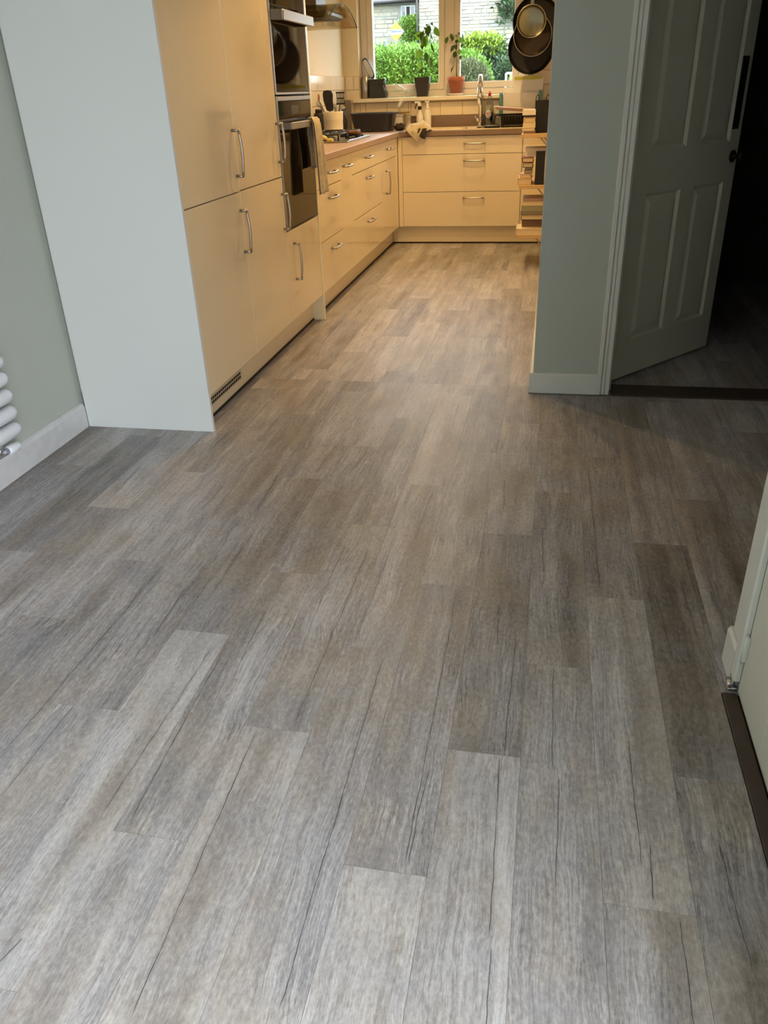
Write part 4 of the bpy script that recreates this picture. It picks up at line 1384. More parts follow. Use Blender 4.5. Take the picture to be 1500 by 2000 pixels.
# ------------------------------------------------------------------ window sill things
c = thing('food_caddy', 'dark food-waste caddy with crumpled side on the window sill', 'caddy', (-1.60, 8.02, 1.183))
cvx, cvy = -1.612, 8.02
rg = []
for i, (z, w, dd, ox) in enumerate(((1.1835, .150, .10, .004), (1.19, .158, .105, .004), (1.22, .160, .106, .006), (1.26, .140, .10, -.004), (1.30, .138, .10, -.006), (1.332, .150, .104, .0), (1.337, .150, .104, .0), (1.332, .142, .098, 0), (1.22, .13, .08, 0))):
    rg.append(rrect(cvx + ox, cvy, w, dd, .018, z))
build('body', loft(rg), 'caddy_dark', c)
fm_ = MB().tube([(cvx + .068, cvy - .053, 1.325), (cvx + .045, cvy - .0555, 1.27), (cvx + .078, cvy - .054, 1.20)], 0.003, 6).tube([(cvx + .02, cvy - .053, 1.31), (cvx + .03, cvy - .055, 1.285)], 0.003, 6)
build('crease', fm_, 'caddy_dark', c)
lid_o = []
Lp0, Lp1 = Vector((-1.655, 8.03, 1.345)), Vector((-1.745, 8.045, 1.505))
ax = (Lp1 - Lp0)
ln = ax.length
ax.normalize()
wv = Vector((0.88, -0.45, 0.0)).normalized()
wv = (wv - ax * wv.dot(ax)).normalized()
nv = ax.cross(wv)
def lidmesh(sc_, off, t):
    n = 20
    mb = MB()
    ring = []
    for i in range(n):
        a = 2 * math.pi * i / n
        ca, sa = math.cos(a), math.sin(a)
        ca = math.copysign(abs(ca) ** .7, ca); sa = math.copysign(abs(sa) ** .7, sa)
        ring.append(Lp0 + ax * (ln / 2 + ca * ln / 2 * sc_) + wv * (sa * 0.034 * sc_))
    vs = [p + nv * off for p in ring] + [p + nv * (off + t) for p in ring]
    mb.add(vs, [tuple(range(n)), tuple(reversed(range(n, 2 * n)))] + [(i, n + i, n + (i + 1) % n, (i + 1) % n) for i in range(n)])
    return mb
build('lid', lidmesh(1.0, 0, 0.010), 'caddy_dark', c)
build('lid_lining', lidmesh(0.86, -0.0015, 0.0015), 'caddy_white', c)
build('lid_lining', lidmesh(0.86, 0.010, 0.0015), 'caddy_white', c)
tag(build('tin_can', MB().lathe([(0.034, 1.1835), (0.036, 1.186), (0.036, 1.36), (0.034, 1.362), (0.033, 1.358), (0, 1.357)], (-1.728, 8.035, 0), 22), 'tin', origin=(-1.728, 8.035, 1.1835)), 'plain silver tin standing behind the dark caddy', 'tin')


def leaf_mesh(b, t, w, yoff, curl, rr):
    """leaf from base to tip with a midrib crease and a droop"""
    b, t = Vector(b), Vector(t)
    ax = t - b
    L = ax.length
    ax.normalize()
    side = ax.cross(Vector((0, 1, 0))).normalized()
    side.rotate(Matrix.Rotation(rr, 3, ax))
    nrm = ax.cross(side)
    mb = MB()
    prof = [(0, .06), (.12, .5), (.3, .92), (.5, 1.0), (.7, .78), (.88, .36), (1, .02)]
    vs, fs = [], []
    for (s, k) in prof:
        c0 = b + ax * L * s + nrm * (curl * math.sin(math.pi * s) + yoff * s)
        vs += [c0 - side * w / 2 * k + nrm * (0.10 * w * k), c0, c0 + side * w / 2 * k + nrm * (0.10 * w * k)]
    for i in range(len(prof) - 1):
        o = i * 3
        fs += [(o, o + 1, o + 4, o + 3), (o + 1, o + 2, o + 5, o + 4)]
    return mb.add(vs, fs, True)


def w2(px, py, Y):
    """room point at depth Y behind a picture position (used only to measure the plants)"""
    v = r2 * ((px - 750) / F_PX) - u2 * ((py - 1000) / F_PX) + fw
    return Vector((0, 0, CAM_H)) + v * (Y / v.y)


def plant(name, label, loc, stem_pts, leaves, seed, pot_fn):
    o = thing(name, label, 'plant', loc)
    pot_fn(o)
    build('stem', MB().tube(stem_pts, [0.0042 - 0.0022 * i / (len(stem_pts) - 1) for i in range(len(stem_pts))], 7), 'stem', o)
    r = random.Random(seed)
    for (b, t, w) in leaves:
        yo = r.uniform(-0.04, 0.04)
        b2, t2 = Vector(b), Vector(t)
        dark = w < 0.024 or r.random() < 0.35
        near = min((Vector(q) for q in stem_pts), key=lambda q: (q - b2).length)
        b2.y += yo * .5
        t2.y += yo
        lf = build('leaf', leaf_mesh(b2, t2, w * 1.3, 0, 0.008, r.uniform(-.5, .5)), 'leaf_dark' if dark else 'leaf', o)
        if (near - b2).length > 0.006:
            build('petiole', MB().tube([near, near.lerp(b2, .5) + Vector((0, 0, .008)), b2], 0.0012, 5), 'stem', lf)
    return o


def L1(bx, by, tx, ty, w):
    s, ox = 0.11333, 730.0
    return (w2(ox + bx * s, by * s, 8.02), w2(ox + tx * s, ty * s, 8.02), w * s * 0.00455)


def L2(bx, by, tx, ty, w):
    return (w2(860 + bx * .1, 40 + by * .1, 8.02), w2(860 + tx * .1, 40 + ty * .1, 8.02), w * .1 * 0.00455)


def black_pot(o):
    c = (-1.200, 8.02)
    build('pot', loft([rrect(*c, .092, .092, .010, 1.1835), rrect(*c, .136, .136, .012, 1.328), rrect(*c, .140, .140, .012, 1.330), rrect(*c, .140, .140, .012, 1.338), rrect(*c, .128, .128, .01, 1.337), rrect(*c, .118, .118, .01, 1.315)], smooth=False), 'pot_black', o)
    build('soil', loft([rrect(*c, .117, .117, .01, 1.3155), rrect(*c, .117, .117, .01, 1.318)]), 'soil', o)


def clay_pot(o):
    c = (-0.897, 8.02, 0)
    build('pot', MB().lathe([(0.048, 1.196), (0.066, 1.292), (0.074, 1.294), (0.078, 1.332), (0.070, 1.332), (0.066, 1.30), (0.0, 1.30)], c, 32), 'terracotta', o)
    build('soil', MB().lathe([(0.067, 1.312), (0.03, 1.316), (0, 1.317)], c, 24), 'soil', o)
    build('saucer', MB().lathe([(0.0, 1.184), (0.06, 1.184), (0.074, 1.200), (0.071, 1.201), (0.057, 1.1895), (0, 1.1895)], c, 32), 'saucer', o)


S1 = [w2(730 + x * .11333, y * .11333, 8.02) for x, y in ((825, 1350), (832, 1150), (838, 900), (855, 720), (872, 600), (905, 500), (945, 430))]
S1[0].z = 1.318
LV1 = [L1(*q) for q in ((790, 850, 770, 1035, 92), (690, 940, 668, 1055, 42), (910, 900, 937, 1105, 58), (980, 1000, 1000, 1140, 46), (800, 1060, 792, 1215, 72),
                        (868, 620, 835, 845, 72), (900, 600, 885, 825, 74), (795, 535, 742, 700, 95), (862, 520, 795, 745, 44), (962, 440, 942, 625, 92),
                        (1050, 460, 1132, 630, 82), (980, 570, 1015, 690, 22), (990, 735, 1045, 915, 32), (710, 830, 645, 925, 16), (930, 420, 890, 430, 34),
                        (985, 400, 1035, 440, 30), (905, 480, 850, 490, 26), (830, 1170, 800, 1265, 36), (780, 600, 760, 640, 60), (845, 540, 812, 650, 60), (925, 500, 905, 600, 56), (880, 700, 890, 800, 50), (940, 560, 930, 640, 54), (840, 760, 822, 850, 44))]
plant('chilli_plant', 'taller chilli plant in a square black pot on the window sill', (-1.2, 8.02, 1.183), S1, LV1, 3, black_pot)
S2 = [w2(860 + x * .1, 40 + y * .1, 8.02) for x, y in ((322, 1105), (322, 900), (320, 700), (318, 560), (328, 420), (340, 330))]
S2[0].z = 1.316
LV2 = [L2(*q) for q in ((150, 315, 105, 462, 56), (190, 258, 262, 360, 62), (250, 340, 240, 420, 36), (392, 320, 405, 442, 74), (275, 480, 212, 620, 52),
                        (305, 470, 318, 580, 52), (292, 600, 268, 735, 72), (372, 560, 392, 675, 62), (408, 680, 405, 775, 42), (432, 255, 465, 395, 16),
                        (352, 240, 378, 292, 32), (300, 370, 318, 440, 52), (262, 895, 215, 1028, 24), (405, 450, 412, 530, 38), (320, 270, 300, 300, 22))]
plant('chilli_plant', 'shorter chilli plant in a terracotta pot on a white saucer', (-0.897, 8.02, 1.183), S2, LV2, 5, clay_pot)

# ------------------------------------------------------------------ hanging pans
rk = thing('pan_rail', 'steel rail with hooks hung from the ceiling for pans', 'rail', (-0.232, 7.5, 2.05))
build('rod', MB().tube([(-0.232, 7.18, 2.06), (-0.232, 7.80, 2.06)], 0.008, 10), 'steel', rk)
for yy in (7.22, 7.76):
    build('hanger', MB().tube([(-0.232, yy, 2.065), (-0.232, yy, CEIL - 0.001)], 0.005, 8), 'steel', rk)


def hook(y, z):
    pts = []
    for i in range(9):
        a = math.pi * (1.15 - 1.3 * i / 8)
        pts.append((-0.232 + 0.0125 * math.cos(a), y, 2.060 + 0.0125 * math.sin(a)))
    pts.append((-0.232, y, z + 0.02))
    pts.append((-0.232, y - 0.008, z))
    build('hook', MB().tube(pts, 0.0022, 6), 'steel', rk)


def pan(name, label, cx, y, cz, r, depth, m, inside, top, wide=0.013):
    o = thing(name, label, 'pan', (cx, y, cz), 'pans hanging by the window')
    build('body', MB().lathe([(0, depth - 0.003), (r * .84, depth - 0.003), (r * .92, depth - 0.007), (r * .965 - 0.003, depth * .5), (r - 0.003, 0.0), (r, 0.0), (r * .98, depth * .5), (r * .94, depth - 0.004), (r * .88, depth), (0, depth)], (cx, y, cz), 44, axis='y'), m, o)
    build('rim', MB().tube([(cx + (r) * math.cos(2 * math.pi * i / 40), y, cz + (r) * math.sin(2 * math.pi * i / 40)) for i in range(41)], 0.0028, 6, caps=False), inside, o)
    hx = -0.232
    z0 = cz + math.sqrt(max(0, r * r - (hx - cx) ** 2)) - 0.004
    hd = MB().prism([(hx + (cx - hx) * .35 - wide * .8, z0), (hx + (cx - hx) * .35 + wide * .8, z0), (hx + wide, top), (hx + wide * .7, top + 0.012), (hx - wide * .7, top + 0.012), (hx - wide, top)], y + 0.003, y + 0.013, 'y')
    build('handle', hd, m if inside != 'nonstick' else 'black_plastic', o)
    hook(y + 0.008, top - 0.004)
    return o


pan('saucepan', 'small steel saucepan hanging in front with its inside facing the room', -0.232, 7.26, 1.680, 0.110, 0.085, 'pan_steel', 'steel', 2.005, 0.014)
pan('saucepan', 'wider dull steel saucepan hanging between the small saucepan and black pans', -0.222, 7.40, 1.595, 0.148, 0.09, 'pan_brown', 'tin', 2.005, 0.010)
pan('frying_pan', 'upper black frying pan hanging nearest the partition wall', -0.205, 7.54, 1.690, 0.182, 0.045, 'nonstick', 'nonstick', 2.0, 0.012)
pan('frying_pan', 'lowest black frying pan of the hanging pans', -0.238, 7.66, 1.510, 0.186, 0.045, 'nonstick', 'nonstick', 2.0, 0.012)

# ------------------------------------------------------------------ book shelves on the kitchen wall
SHZ = (0.937, 0.598, 0.250)
SY0, SY1 = 6.30, 6.86
for i, z in enumerate(SHZ):
    lab = ('topmost pale wooden wall shelf holding books and a black tote', 'middle pale wooden wall shelf of the three', 'lowest pale wooden wall shelf above the kitchen floor')[i]
    o = thing('wall_shelf', lab, 'shelf', (-0.13, 6.58, z), 'wooden book shelves')
    build('board', B(-0.236, XK - 0.002, SY0, SY1, z - 0.026, z, bev=0.002), 'shelf_wood', o)
    for yy in (SY0 + 0.045, SY1 - 0.06):
        build('bracket', MB().prism([(XK - 0.002, z - 0.0265), (-0.120, z - 0.0265), (-0.120, z - 0.030), (XK - 0.006, z - 0.030), (XK - 0.006, z - 0.11), (XK - 0.002, z - 0.11)], yy, yy + 0.022, 'y').prism([(-0.104, z - 0.0302), (-0.090, z - 0.0302), (XK - 0.0062, z - 0.092), (XK - 0.0062, z - 0.104)], yy + 0.006, yy + 0.016, 'y'), 'bracket', o)


def book(label, z, h, x0, w, y0, d, cover, group, spine='x'):
    """closed book lying flat: two boards and a spine around the page block"""
    o = thing('book', label, 'book', (x0 + w / 2, y0 + d / 2, z), group)
    t = min(0.004, h * 0.12)
    x1, y1 = x0 + w, y0 + d
    mb = MB().box(x0, x1, y0, y1, z + 0.0003, z + t).box(x0, x1, y0, y1, z + h - t, z + h - 0.0003)
    if spine == 'x':
        mb.box(x0, x0 + t, y0, y1, z + t, z + h - t)
        pg = B(x0 + t, x1 - 0.004, y0 + 0.004, y1 - 0.004, z + t, z + h - t)
    else:
        mb.box(x0, x1, y0, y0 + t, z + t, z + h - t)
        pg = B(x0 + 0.004, x1 - 0.004, y0 + t, y1 - 0.004, z + t, z + h - t)
    build('cover', mb, cover, o)
    build('pages', pg, 'pages', o)
    return o


def stack(z, items, group):
    for (label, h, x0, w, y0, d, cover, sp) in items:
        book(label, z, h, x0, w, y0, d, cover, group, sp)
        z += h
    return z


G1, G2, G3 = 'books on the top wall shelf', 'books on the middle wall shelf', 'books on the lowest wall shelf'
stack(SHZ[0], [
    ('thin brown book at the very bottom of the top shelf pile', 0.018, -0.222, 0.085, 6.33, 0.20, 'book_brown', 'y'),
    ('white book second from the bottom on the top shelf', 0.022, -0.232, 0.090, 6.335, 0.20, 'book_white', 'x'),
    ('cream book with pale pages in mid pile on the top shelf', 0.030, -0.228, 0.088, 6.34, 0.21, 'book_cream', 'y'),
    ('tan book above the cream one on the top shelf', 0.034, -0.226, 0.086, 6.34, 0.20, 'book_tan', 'x'),
    ('slim dark book near the top of the upper pile', 0.014, -0.214, 0.075, 6.35, 0.18, 'book_dark', 'y'),
    ('white spined book crowning the top shelf pile', 0.034, -0.234, 0.092, 6.345, 0.20, 'book_white', 'y')], G1)
z = stack(SHZ[1], [
    ('large tan hardback overhanging the middle shelf edge', 0.044, -0.246, 0.100, 6.33, 0.24, 'book_tan', 'x'),
    ('small pink paperback under the dark book', 0.026, -0.232, 0.082, 6.37, 0.15, 'book_pink', 'x'),
    ('grey paperback in the middle shelf pile', 0.024, -0.205, 0.060, 6.40, 0.14, 'book_grey', 'x'),
    ('small white book in the middle shelf pile', 0.018, -0.200, 0.055, 6.41, 0.13, 'book_white', 'x'),
    ('dark brown hardback with curved spine on the middle shelf', 0.036, -0.216, 0.074, 6.37, 0.20, 'book_dark', 'x'),
    ('cream book with a dark spine on the middle shelf', 0.034, -0.222, 0.082, 6.36, 0.21, 'book_red', 'x')], G2)
book('thick white book on top of the middle shelf pile', z, 0.058, -0.206, 0.160, 6.40, 0.22, 'book_white', G2, 'y')
stack(SHZ[2], [
    ('wide cream book at the bottom of the lowest shelf pile', 0.044, -0.244, 0.205, 6.302, 0.24, 'book_cream', 'x'),
    ('thick brown book near the bottom of the lowest pile', 0.052, -0.205, 0.165, 6.40, 0.20, 'book_brown', 'y'),
    ('dark hardback with pale pages in the lowest pile', 0.040, -0.214, 0.172, 6.37, 0.22, 'book_dark', 'x'),
    ('grey book above the dark hardback', 0.026, -0.218, 0.176, 6.36, 0.22, 'book_grey', 'y'),
    ('sage green book in the lowest pile', 0.038, -0.212, 0.170, 6.36, 0.22, 'book_sage', 'y'),
    ('cream book under the topmost of the lowest pile', 0.028, -0.212, 0.170, 6.36, 0.22, 'book_cream', 'x'),
    ('pink book on top of the lowest pile', 0.020, -0.206, 0.160, 6.39, 0.22, 'book_pink', 'y')], G3)

t = thing('tote', 'tall black tote with two loop handles on the top shelf', 'tote', (-0.1, 6.45, SHZ[0]))
tb = loft([[(-0.140, 6.40, SHZ[0] + .001), (-0.046, 6.40, SHZ[0] + .001), (-0.046, 6.56, SHZ[0] + .001), (-0.140, 6.56, SHZ[0] + .001)],
           [(-0.148, 6.395, SHZ[0] + .1), (-0.040, 6.395, SHZ[0] + .1), (-0.040, 6.565, SHZ[0] + .1), (-0.148, 6.565, SHZ[0] + .1)],
           [(-0.150, 6.39, 1.145), (-0.036, 6.39, 1.145), (-0.036, 6.57, 1.145), (-0.150, 6.57, 1.145)],
           [(-0.146, 6.394, 1.145), (-0.040, 6.394, 1.145), (-0.040, 6.566, 1.145), (-0.146, 6.566, 1.145)],
           [(-0.138, 6.404, SHZ[0] + .01), (-0.050, 6.404, SHZ[0] + .01), (-0.050, 6.55, SHZ[0] + .01), (-0.138, 6.55, SHZ[0] + .01)]], smooth=False)
build('body', tb, 'black_matte', t)
for xc in (-0.135, -0.062):
    pts = [(xc + 0.012 * math.cos(math.pi * i / 10), 6.392, 1.140 + 0.040 * math.sin(math.pi * i / 10)) for i in range(11)]
    build('handle', MB().tube(pts, 0.0032, 6), 'black_matte', t)
bf = thing('box_file', 'black box file standing in front of the middle shelf books', 'box', (-0.095, 6.35, SHZ[1]))
build('case', B(-0.124, -0.058, 6.315, 6.355, SHZ[1] + .0005, SHZ[1] + .218, bev=0.002), 'black_matte', bf)
build('lid_edge', B(-0.1245, -0.0575, 6.3145, 6.3555, SHZ[1] + .2185, SHZ[1] + .224, bev=0.001), 'black_plastic', bf)

# ------------------------------------------------------------------ radiator
rd = thing('radiator', 'white horizontal-tube radiator on the sage wall', 'radiator', (-1.86, 1.85, 0.2))
for i in range(11):
    z = 0.208 + 0.0625 * i
    pts = [(-1.850, 1.10, z), (-1.850, 1.112, z), (-1.850, 1.13, z), (-1.850, 2.34, z), (-1.850, 2.358, z), (-1.850, 2.368, z)]
    build('tube', MB().tube(pts, [0.010, 0.022, 0.0265, 0.0265, 0.022, 0.010], 16), 'radiator_white', rd)
for yy in (1.20, 2.27):
    build('header', B(-1.888, -1.872, yy - 0.025, yy + 0.025, 0.19, 0.86, bev=0.004), 'radiator_white', rd)
    build('wall_bracket', B(XL + 0.001, -1.8885, yy - 0.02, yy + 0.02, 0.60, 0.66, bev=0.003), 'radiator_white', rd)
vv = MB().tube([(-1.872, 2.27, 0.188), (-1.872, 2.27, 0.140)], 0.010, 12).tube([(-1.872, 2.235, 0.138), (-1.868, 2.30, 0.138)], 0.013, 12)
va = build('valve', vv, 'valve_chrome', rd)
build('valve_head', MB().tube([(-1.868, 2.300, 0.138), (-1.866, 2.312, 0.138), (-1.862, 2.352, 0.138), (-1.861, 2.358, 0.138)], [0.015, 0.0185, 0.0185, 0.014], 14), 'radiator_white', va)
build('pipe', MB().tube([(-1.872, 2.24, 0.138), (-1.872, 1.9, 0.138)], 0.0075, 10), 'valve_chrome', rd)

# ------------------------------------------------------------------ outside
def gz(y): return -0.25 + (y - 8.3) * 0.038


gm = MB().prism([(8.26, -0.8), (8.26, -0.25), (90, gz(90)), (90, -0.8)], -40, 30, 'x')
g = struct('ground', gm, 'lawn_green')
gm = B(0.67, 18, -16, 1.47, -0.10, -0.02)
struct('patio_ground', gm, 'patio_stone')


def stone_wall(parent, x0, x1, y, z0, z1, holes, seed, ch=0.22):
    r = random.Random(seed)
    mbs = {'stone_a': MB(), 'stone_b': MB(), 'stone_c': MB()}
    z = z0
    while z < z1:
        hh = ch * r.uniform(.7, 1.2)
        x = x0
        while x < x1:
            ww = r.uniform(.3, .95)
            xa, xb, za, zb = x + .012, min(x + ww, x1) - .012, z + .012, min(z + hh, z1) - .012
            x += ww
            if xb - xa < .05 or zb - za < .03: continue
            if any(xa < hx1 and xb > hx0 and za < hz1 and zb > hz0 for hx0, hx1, hz0, hz1 in holes): continue
            p = r.uniform(.015, .06)
            e = .02
            mbs[r.choice(list(mbs))].add([(xa, y, za), (xb, y, za), (xb, y, zb), (xa, y, zb), (xa + e, y - p, za + e), (xb - e, y - p, za + e), (xb - e, y - p, zb - e), (xa + e, y - p, zb - e)],
                                         [(4, 5, 6, 7), (0, 1, 5, 4), (1, 2, 6, 5), (2, 3, 7, 6), (3, 0, 4, 7)])
        z += hh
    for m, mb in mbs.items():
        o = build('stone', mb, m, parent)
        o['kind'] = 'stuff'


def casement(parent, x0, x1, y, z0, z1, n, dark=None):
    f = MB()
    t = 0.07
    f.box(x0, x1, y - .06, y + .02, z0, z0 + t).box(x0, x1, y - .06, y + .02, z1 - t, z1)
    w_ = (x1 - x0) / n
    for i in range(n + 1):
        xx = x0 + w_ * i
        f.box(max(x0, xx - t / 2), min(x1, xx + t / 2), y - .06, y + .02, z0 + t, z1 - t)
    w = build('window', f, 'frame_white', parent)
    for i in range(n):
        build('pane', B(x0 + w_ * i + t / 2, x0 + w_ * (i + 1) - t / 2, y - .02, y - .01, z0 + t, z1 - t), 'gap_dark' if dark == i else 'pane_dark', w)


HY = 60.0
hs = thing('stone_house', 'pale stone cottage with slate roof and white windows beyond the hedge', 'building', (-12, 62, gz(HY)))
build('wall', MB().box(-24, -9.15, HY, HY + 8, gz(HY) - .3, 6.25), 'mortar', hs)
uw, lw_, dw = (-10.35, -9.42, 5.42, 6.10), (-11.95, -11.33, 3.1, 4.22), (-10.55, -9.75, 2.3, 4.2)
stone_wall(hs, -14.5, -9.15, HY, 2.4, 6.2, (uw, lw_, dw), 5)
casement(hs, *uw[:2], HY, *uw[2:], 3, dark=1)
casement(hs, *lw_[:2], HY, *lw_[2:], 2)
build('door', MB().box(dw[0], dw[1], HY - .04, HY + .02, dw[2], dw[3] - .3).prism([(dw[0] + (dw[1] - dw[0]) * (0.5 + 0.5 * math.cos(math.pi * i / 10)), dw[3] - .3 + .3 * math.sin(math.pi * i / 10)) for i in range(11)], HY - .04, HY + .02, 'y'), 'door_blue', hs)
build('downpipe', MB().tube([(-10.62, HY - .06, 2.2), (-10.62, HY - .06, 4.0)], .06, 8), 'gutter', hs)
rf = build('roof', MB().prism([(HY - .45, 6.15), (HY + 4, 9.2), (HY + 8.4, 6.15), (HY + 4, 8.9)], -24.3, -9.2, 'x'), 'roof_slate', hs)
build('gutter', MB().tube([(-24.3, HY - .5, 6.18), (-9.3, HY - .5, 6.30)], .11, 8), 'gutter', rf)

gh = thing('stone_gable_house', 'tall pale stone gable end filling the window beside the cottage', 'building', (-4, 58, gz(56)))
build('wall', MB().prism([(-8.55, gz(56) - .3), (4.5, gz(56) - .3), (4.5, 7.5), (-2.0, 12.0), (-8.55, 7.5)], 56.0, 66.0, 'y'), 'mortar', gh)
stone_wall(gh, -8.55, 0.5, 56.0, 1.8, 7.6, (), 9)
build('downpipe', MB().tube([(-8.66, 55.95, 2.2), (-8.66, 55.95, 7.5)], .06, 8), 'gutter', gh)
build('roof', MB().prism([(-9.0, 7.35), (-2.0, 12.2), (4.95, 7.35), (4.95, 7.6), (-2.0, 12.5), (-9.0, 7.6)], 55.8, 66.2, 'y'), 'roof_slate', gh)


def foliage(parent, fn, n, size, m, seed, name='foliage'):
    r = random.Random(seed)
    mb = MB()
    vs, fs = [], []
    for i in range(n):
        p, nrm = fn(r)
        d = Vector((r.uniform(-1, 1), r.uniform(-1, 1), r.uniform(-.3, 1.2))) + nrm * .9
        d.normalize()
        s = d.cross(Vector((r.uniform(-1, 1), r.uniform(-1, 1), r.uniform(-1, 1)))).normalized()
        L = size * r.uniform(.6, 1.4)
        o = len(vs)
        vs += [p - s * L * .22, p + d * L * .5 - s * L * .26, p + d * L, p + d * L * .5 + s * L * .26]
        fs.append((o, o + 1, o + 2, o + 3))
    mb.add(vs, fs)
    o = build(name, mb, m, parent, fix=False)
    o['kind'] = 'stuff'
    return o


def box_fn(x0, x1, y0, y1, z0, z1, j=0.12):
    def f(r):
        q = r.random()
        x, y, z = r.uniform(x0, x1), r.uniform(y0, y1), r.uniform(z0, z1)
        if q < .55: p, n = Vector((x, y0, z)), Vector((0, -1, 0))
        elif q < .85: p, n = Vector((x, y, z1)), Vector((0, 0, 1))
        elif q < .93: p, n = Vector((x1, y, z)), Vector((1, 0, 0))
        else: p, n = Vector((x0, y, z)), Vector((-1, 0, 0))
        return p + Vector((r.gauss(0, j), r.gauss(0, j), r.gauss(0, j))), n
    return f


def ball_fn(c, rx, ry, rz, j=0.06):
    def f(r):
        while True:
            v = Vector((r.gauss(0, 1), r.gauss(0, 1), r.gauss(0, 1))).normalized()
            if v.z > -.75 and v.y < .5: break
        return Vector((c[0] + v.x * rx, c[1] + v.y * ry, c[2] + v.z * rz)) + v * r.gauss(0, j), v
    return f


h = thing('hedge', 'long bright green clipped hedge outside the tall sash', 'hedge', (-6, 24.6, gz(24)))
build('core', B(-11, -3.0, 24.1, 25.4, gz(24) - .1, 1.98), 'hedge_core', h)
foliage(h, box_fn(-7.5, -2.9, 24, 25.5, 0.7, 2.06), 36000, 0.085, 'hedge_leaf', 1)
h = thing('hedge', 'tall dark green hedge against the stone gable', 'hedge', (-2.8, 30.6, gz(30)))
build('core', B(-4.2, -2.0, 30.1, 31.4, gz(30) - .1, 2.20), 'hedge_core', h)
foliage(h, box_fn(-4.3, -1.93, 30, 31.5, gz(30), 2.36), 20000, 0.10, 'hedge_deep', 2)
foliage(h, box_fn(-3.0, -2.05, 30, 31.5, 2.26, 2.56, .10), 4000, 0.12, 'hedge_lime', 12, 'new_growth')
h = thing('shrub', 'bright lime domed shrub before the tall hedge', 'shrub', (-2.55, 24.5, gz(24)))
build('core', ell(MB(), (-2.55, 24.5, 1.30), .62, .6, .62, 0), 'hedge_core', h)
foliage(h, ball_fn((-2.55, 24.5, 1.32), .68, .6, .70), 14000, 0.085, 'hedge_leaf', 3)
h = thing('shrub', 'olive rounded bush nearest the kitchen window', 'shrub', (-2.05, 21.5, gz(21)))
build('core', ell(MB(), (-2.12, 21.5, 0.90), .50, .5, .78, 0), 'hedge_core', h)
foliage(h, ball_fn((-2.12, 21.5, 0.92), .56, .55, .85, .04), 14000, 0.06, 'hedge_olive', 4)
h = thing('shrub', 'low dark shrub beside the pale garden chair', 'shrub', (-1.35, 26, gz(26)))
build('core', ell(MB(), (-1.25, 26, 1.05), .5, .5, .6, 0), 'hedge_core', h)
foliage(h, ball_fn((-1.25, 26, 1.1), .6, .55, .68, .1), 9000, 0.10, 'hedge_deep', 6)
h = thing('climbing_plant', 'green climber growing up the cottage wall by the downpipe', 'plant', (-9.6, HY - .3, gz(HY)))
build('trunk', MB().tube([(-9.6, HY - .2, gz(HY)), (-9.5, HY - .2, 3.5), (-9.3, HY - .2, 5.2)], .05, 7), 'stem', h)
foliage(h, box_fn(-10.1, -9.0, HY - .5, HY - .1, 2.3, 5.1, .18), 5000, 0.15, 'hedge_leaf', 7)
h = thing('ivy', 'dark ivy hanging down the gable near its far corner', 'plant', (-2.6, 55.7, 5.5))
foliage(h, box_fn(-3.4, -1.2, 55.5, 55.9, 4.7, 7.5, .2), 2200, 0.28, 'hedge_deep', 8)

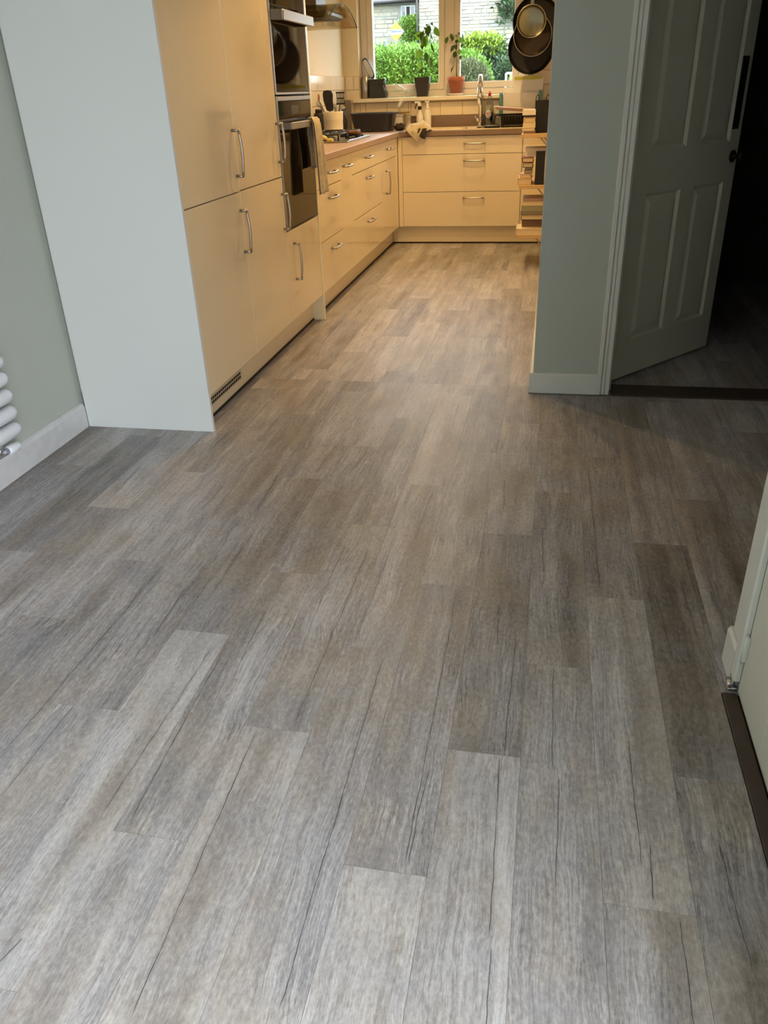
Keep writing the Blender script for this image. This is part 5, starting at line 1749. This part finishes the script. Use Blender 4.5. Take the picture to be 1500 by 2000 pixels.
# estate board
sg = thing('sale_board', 'yellow and white diamond sale board on a post', 'sign', (-7.86, 44, gz(44)))
def dia(x, z): return (-7.86 + x, 3.76 + z)
def band(z0, z1, m, nm, t0=0.0, t1=0.0):
    def hw(z): return max(0.0, .39 * (1 - abs(z) / .43))
    zs = [z0, 0.0, z1] if z0 < 0 < z1 else [z0, z1]
    out = [dia(hw(z), z) for z in zs] + [dia(-hw(z), z) for z in reversed(zs) if hw(z) > 0]
    return build(nm, MB().prism(out, 43.99, 44.02, 'y'), m, sg)
band(0.085, 0.43, 'sign_yellow', 'yellow_panel')
band(-0.125, 0.083, 'sign_white', 'white_panel')
band(-0.43, -0.127, 'sign_yellow', 'lower_panel')
ms = MB()
for i, (dx, w_, h_) in enumerate(((-.19, .05, .10), (-.12, .05, .08), (-.05, .05, .08), (.02, .05, .08), (.09, .03, .14), (.15, .05, .08), (.22, .05, .08))):
    ms.box(-7.86 + dx - w_ / 2, -7.86 + dx + w_ / 2, 43.982, 43.989, 3.72, 3.72 + h_)
build('lettering', ms, 'sign_blue', sg)
build('corner_mark', MB().prism([dia(-.36, 0.0), dia(-.24, .06), dia(-.28, .09), dia(-.36, .02)], 43.982, 43.989, 'y'), 'gutter', sg)
ms = MB().box(-8.09, -7.63, 43.982, 43.989, 3.57, 3.61).box(-7.97, -7.75, 43.982, 43.989, 3.48, 3.53)
for i in range(5):
    ms.box(-7.99 + i * .055, -7.95 + i * .055, 43.982, 43.989, 3.90, 3.99)
build('lettering', ms, 'sign_orange', sg)
build('post', B(-7.89, -7.83, 44.025, 44.085, gz(44) - .2, 3.9), 'frame_white', sg)

ch = thing('garden_chair', 'folding garden chair with yellow cushion and blue seat on the lawn', 'chair', (-.6, 12.2, gz(12)))
cz0 = gz(12)
fmx = MB()
for xx in (-.71, -.31):
    fmx.tube([(xx, 12.0, cz0), (xx, 12.55, 1.40)], .014, 8).tube([(xx, 12.6, cz0), (xx, 12.05, 1.16)], .014, 8)
    build('arm', B(xx - .03, xx + .03, 12.0, 12.4, 1.16, 1.19, bev=.006), 'tin', ch)
fmx.tube([(-.71, 12.55, 1.40), (-.31, 12.55, 1.40)], .014, 8)
build('frame', fmx, 'frame_white', ch)
build('seat', B(-.69, -.33, 12.02, 12.45, 0.62, 0.66, bev=.01), 'fabric_blue', ch)
build('back', MB().prism([(12.35, 0.66), (12.40, 0.66), (12.56, 1.26), (12.51, 1.26)], -.69, -.33, 'x'), 'fabric_blue', ch)
build('cushion', MB().prism([(12.49, 1.22), (12.58, 1.26), (12.60, 1.36), (12.53, 1.39), (12.47, 1.33)], -.66, -.36, 'x'), 'cushion_yellow', ch)
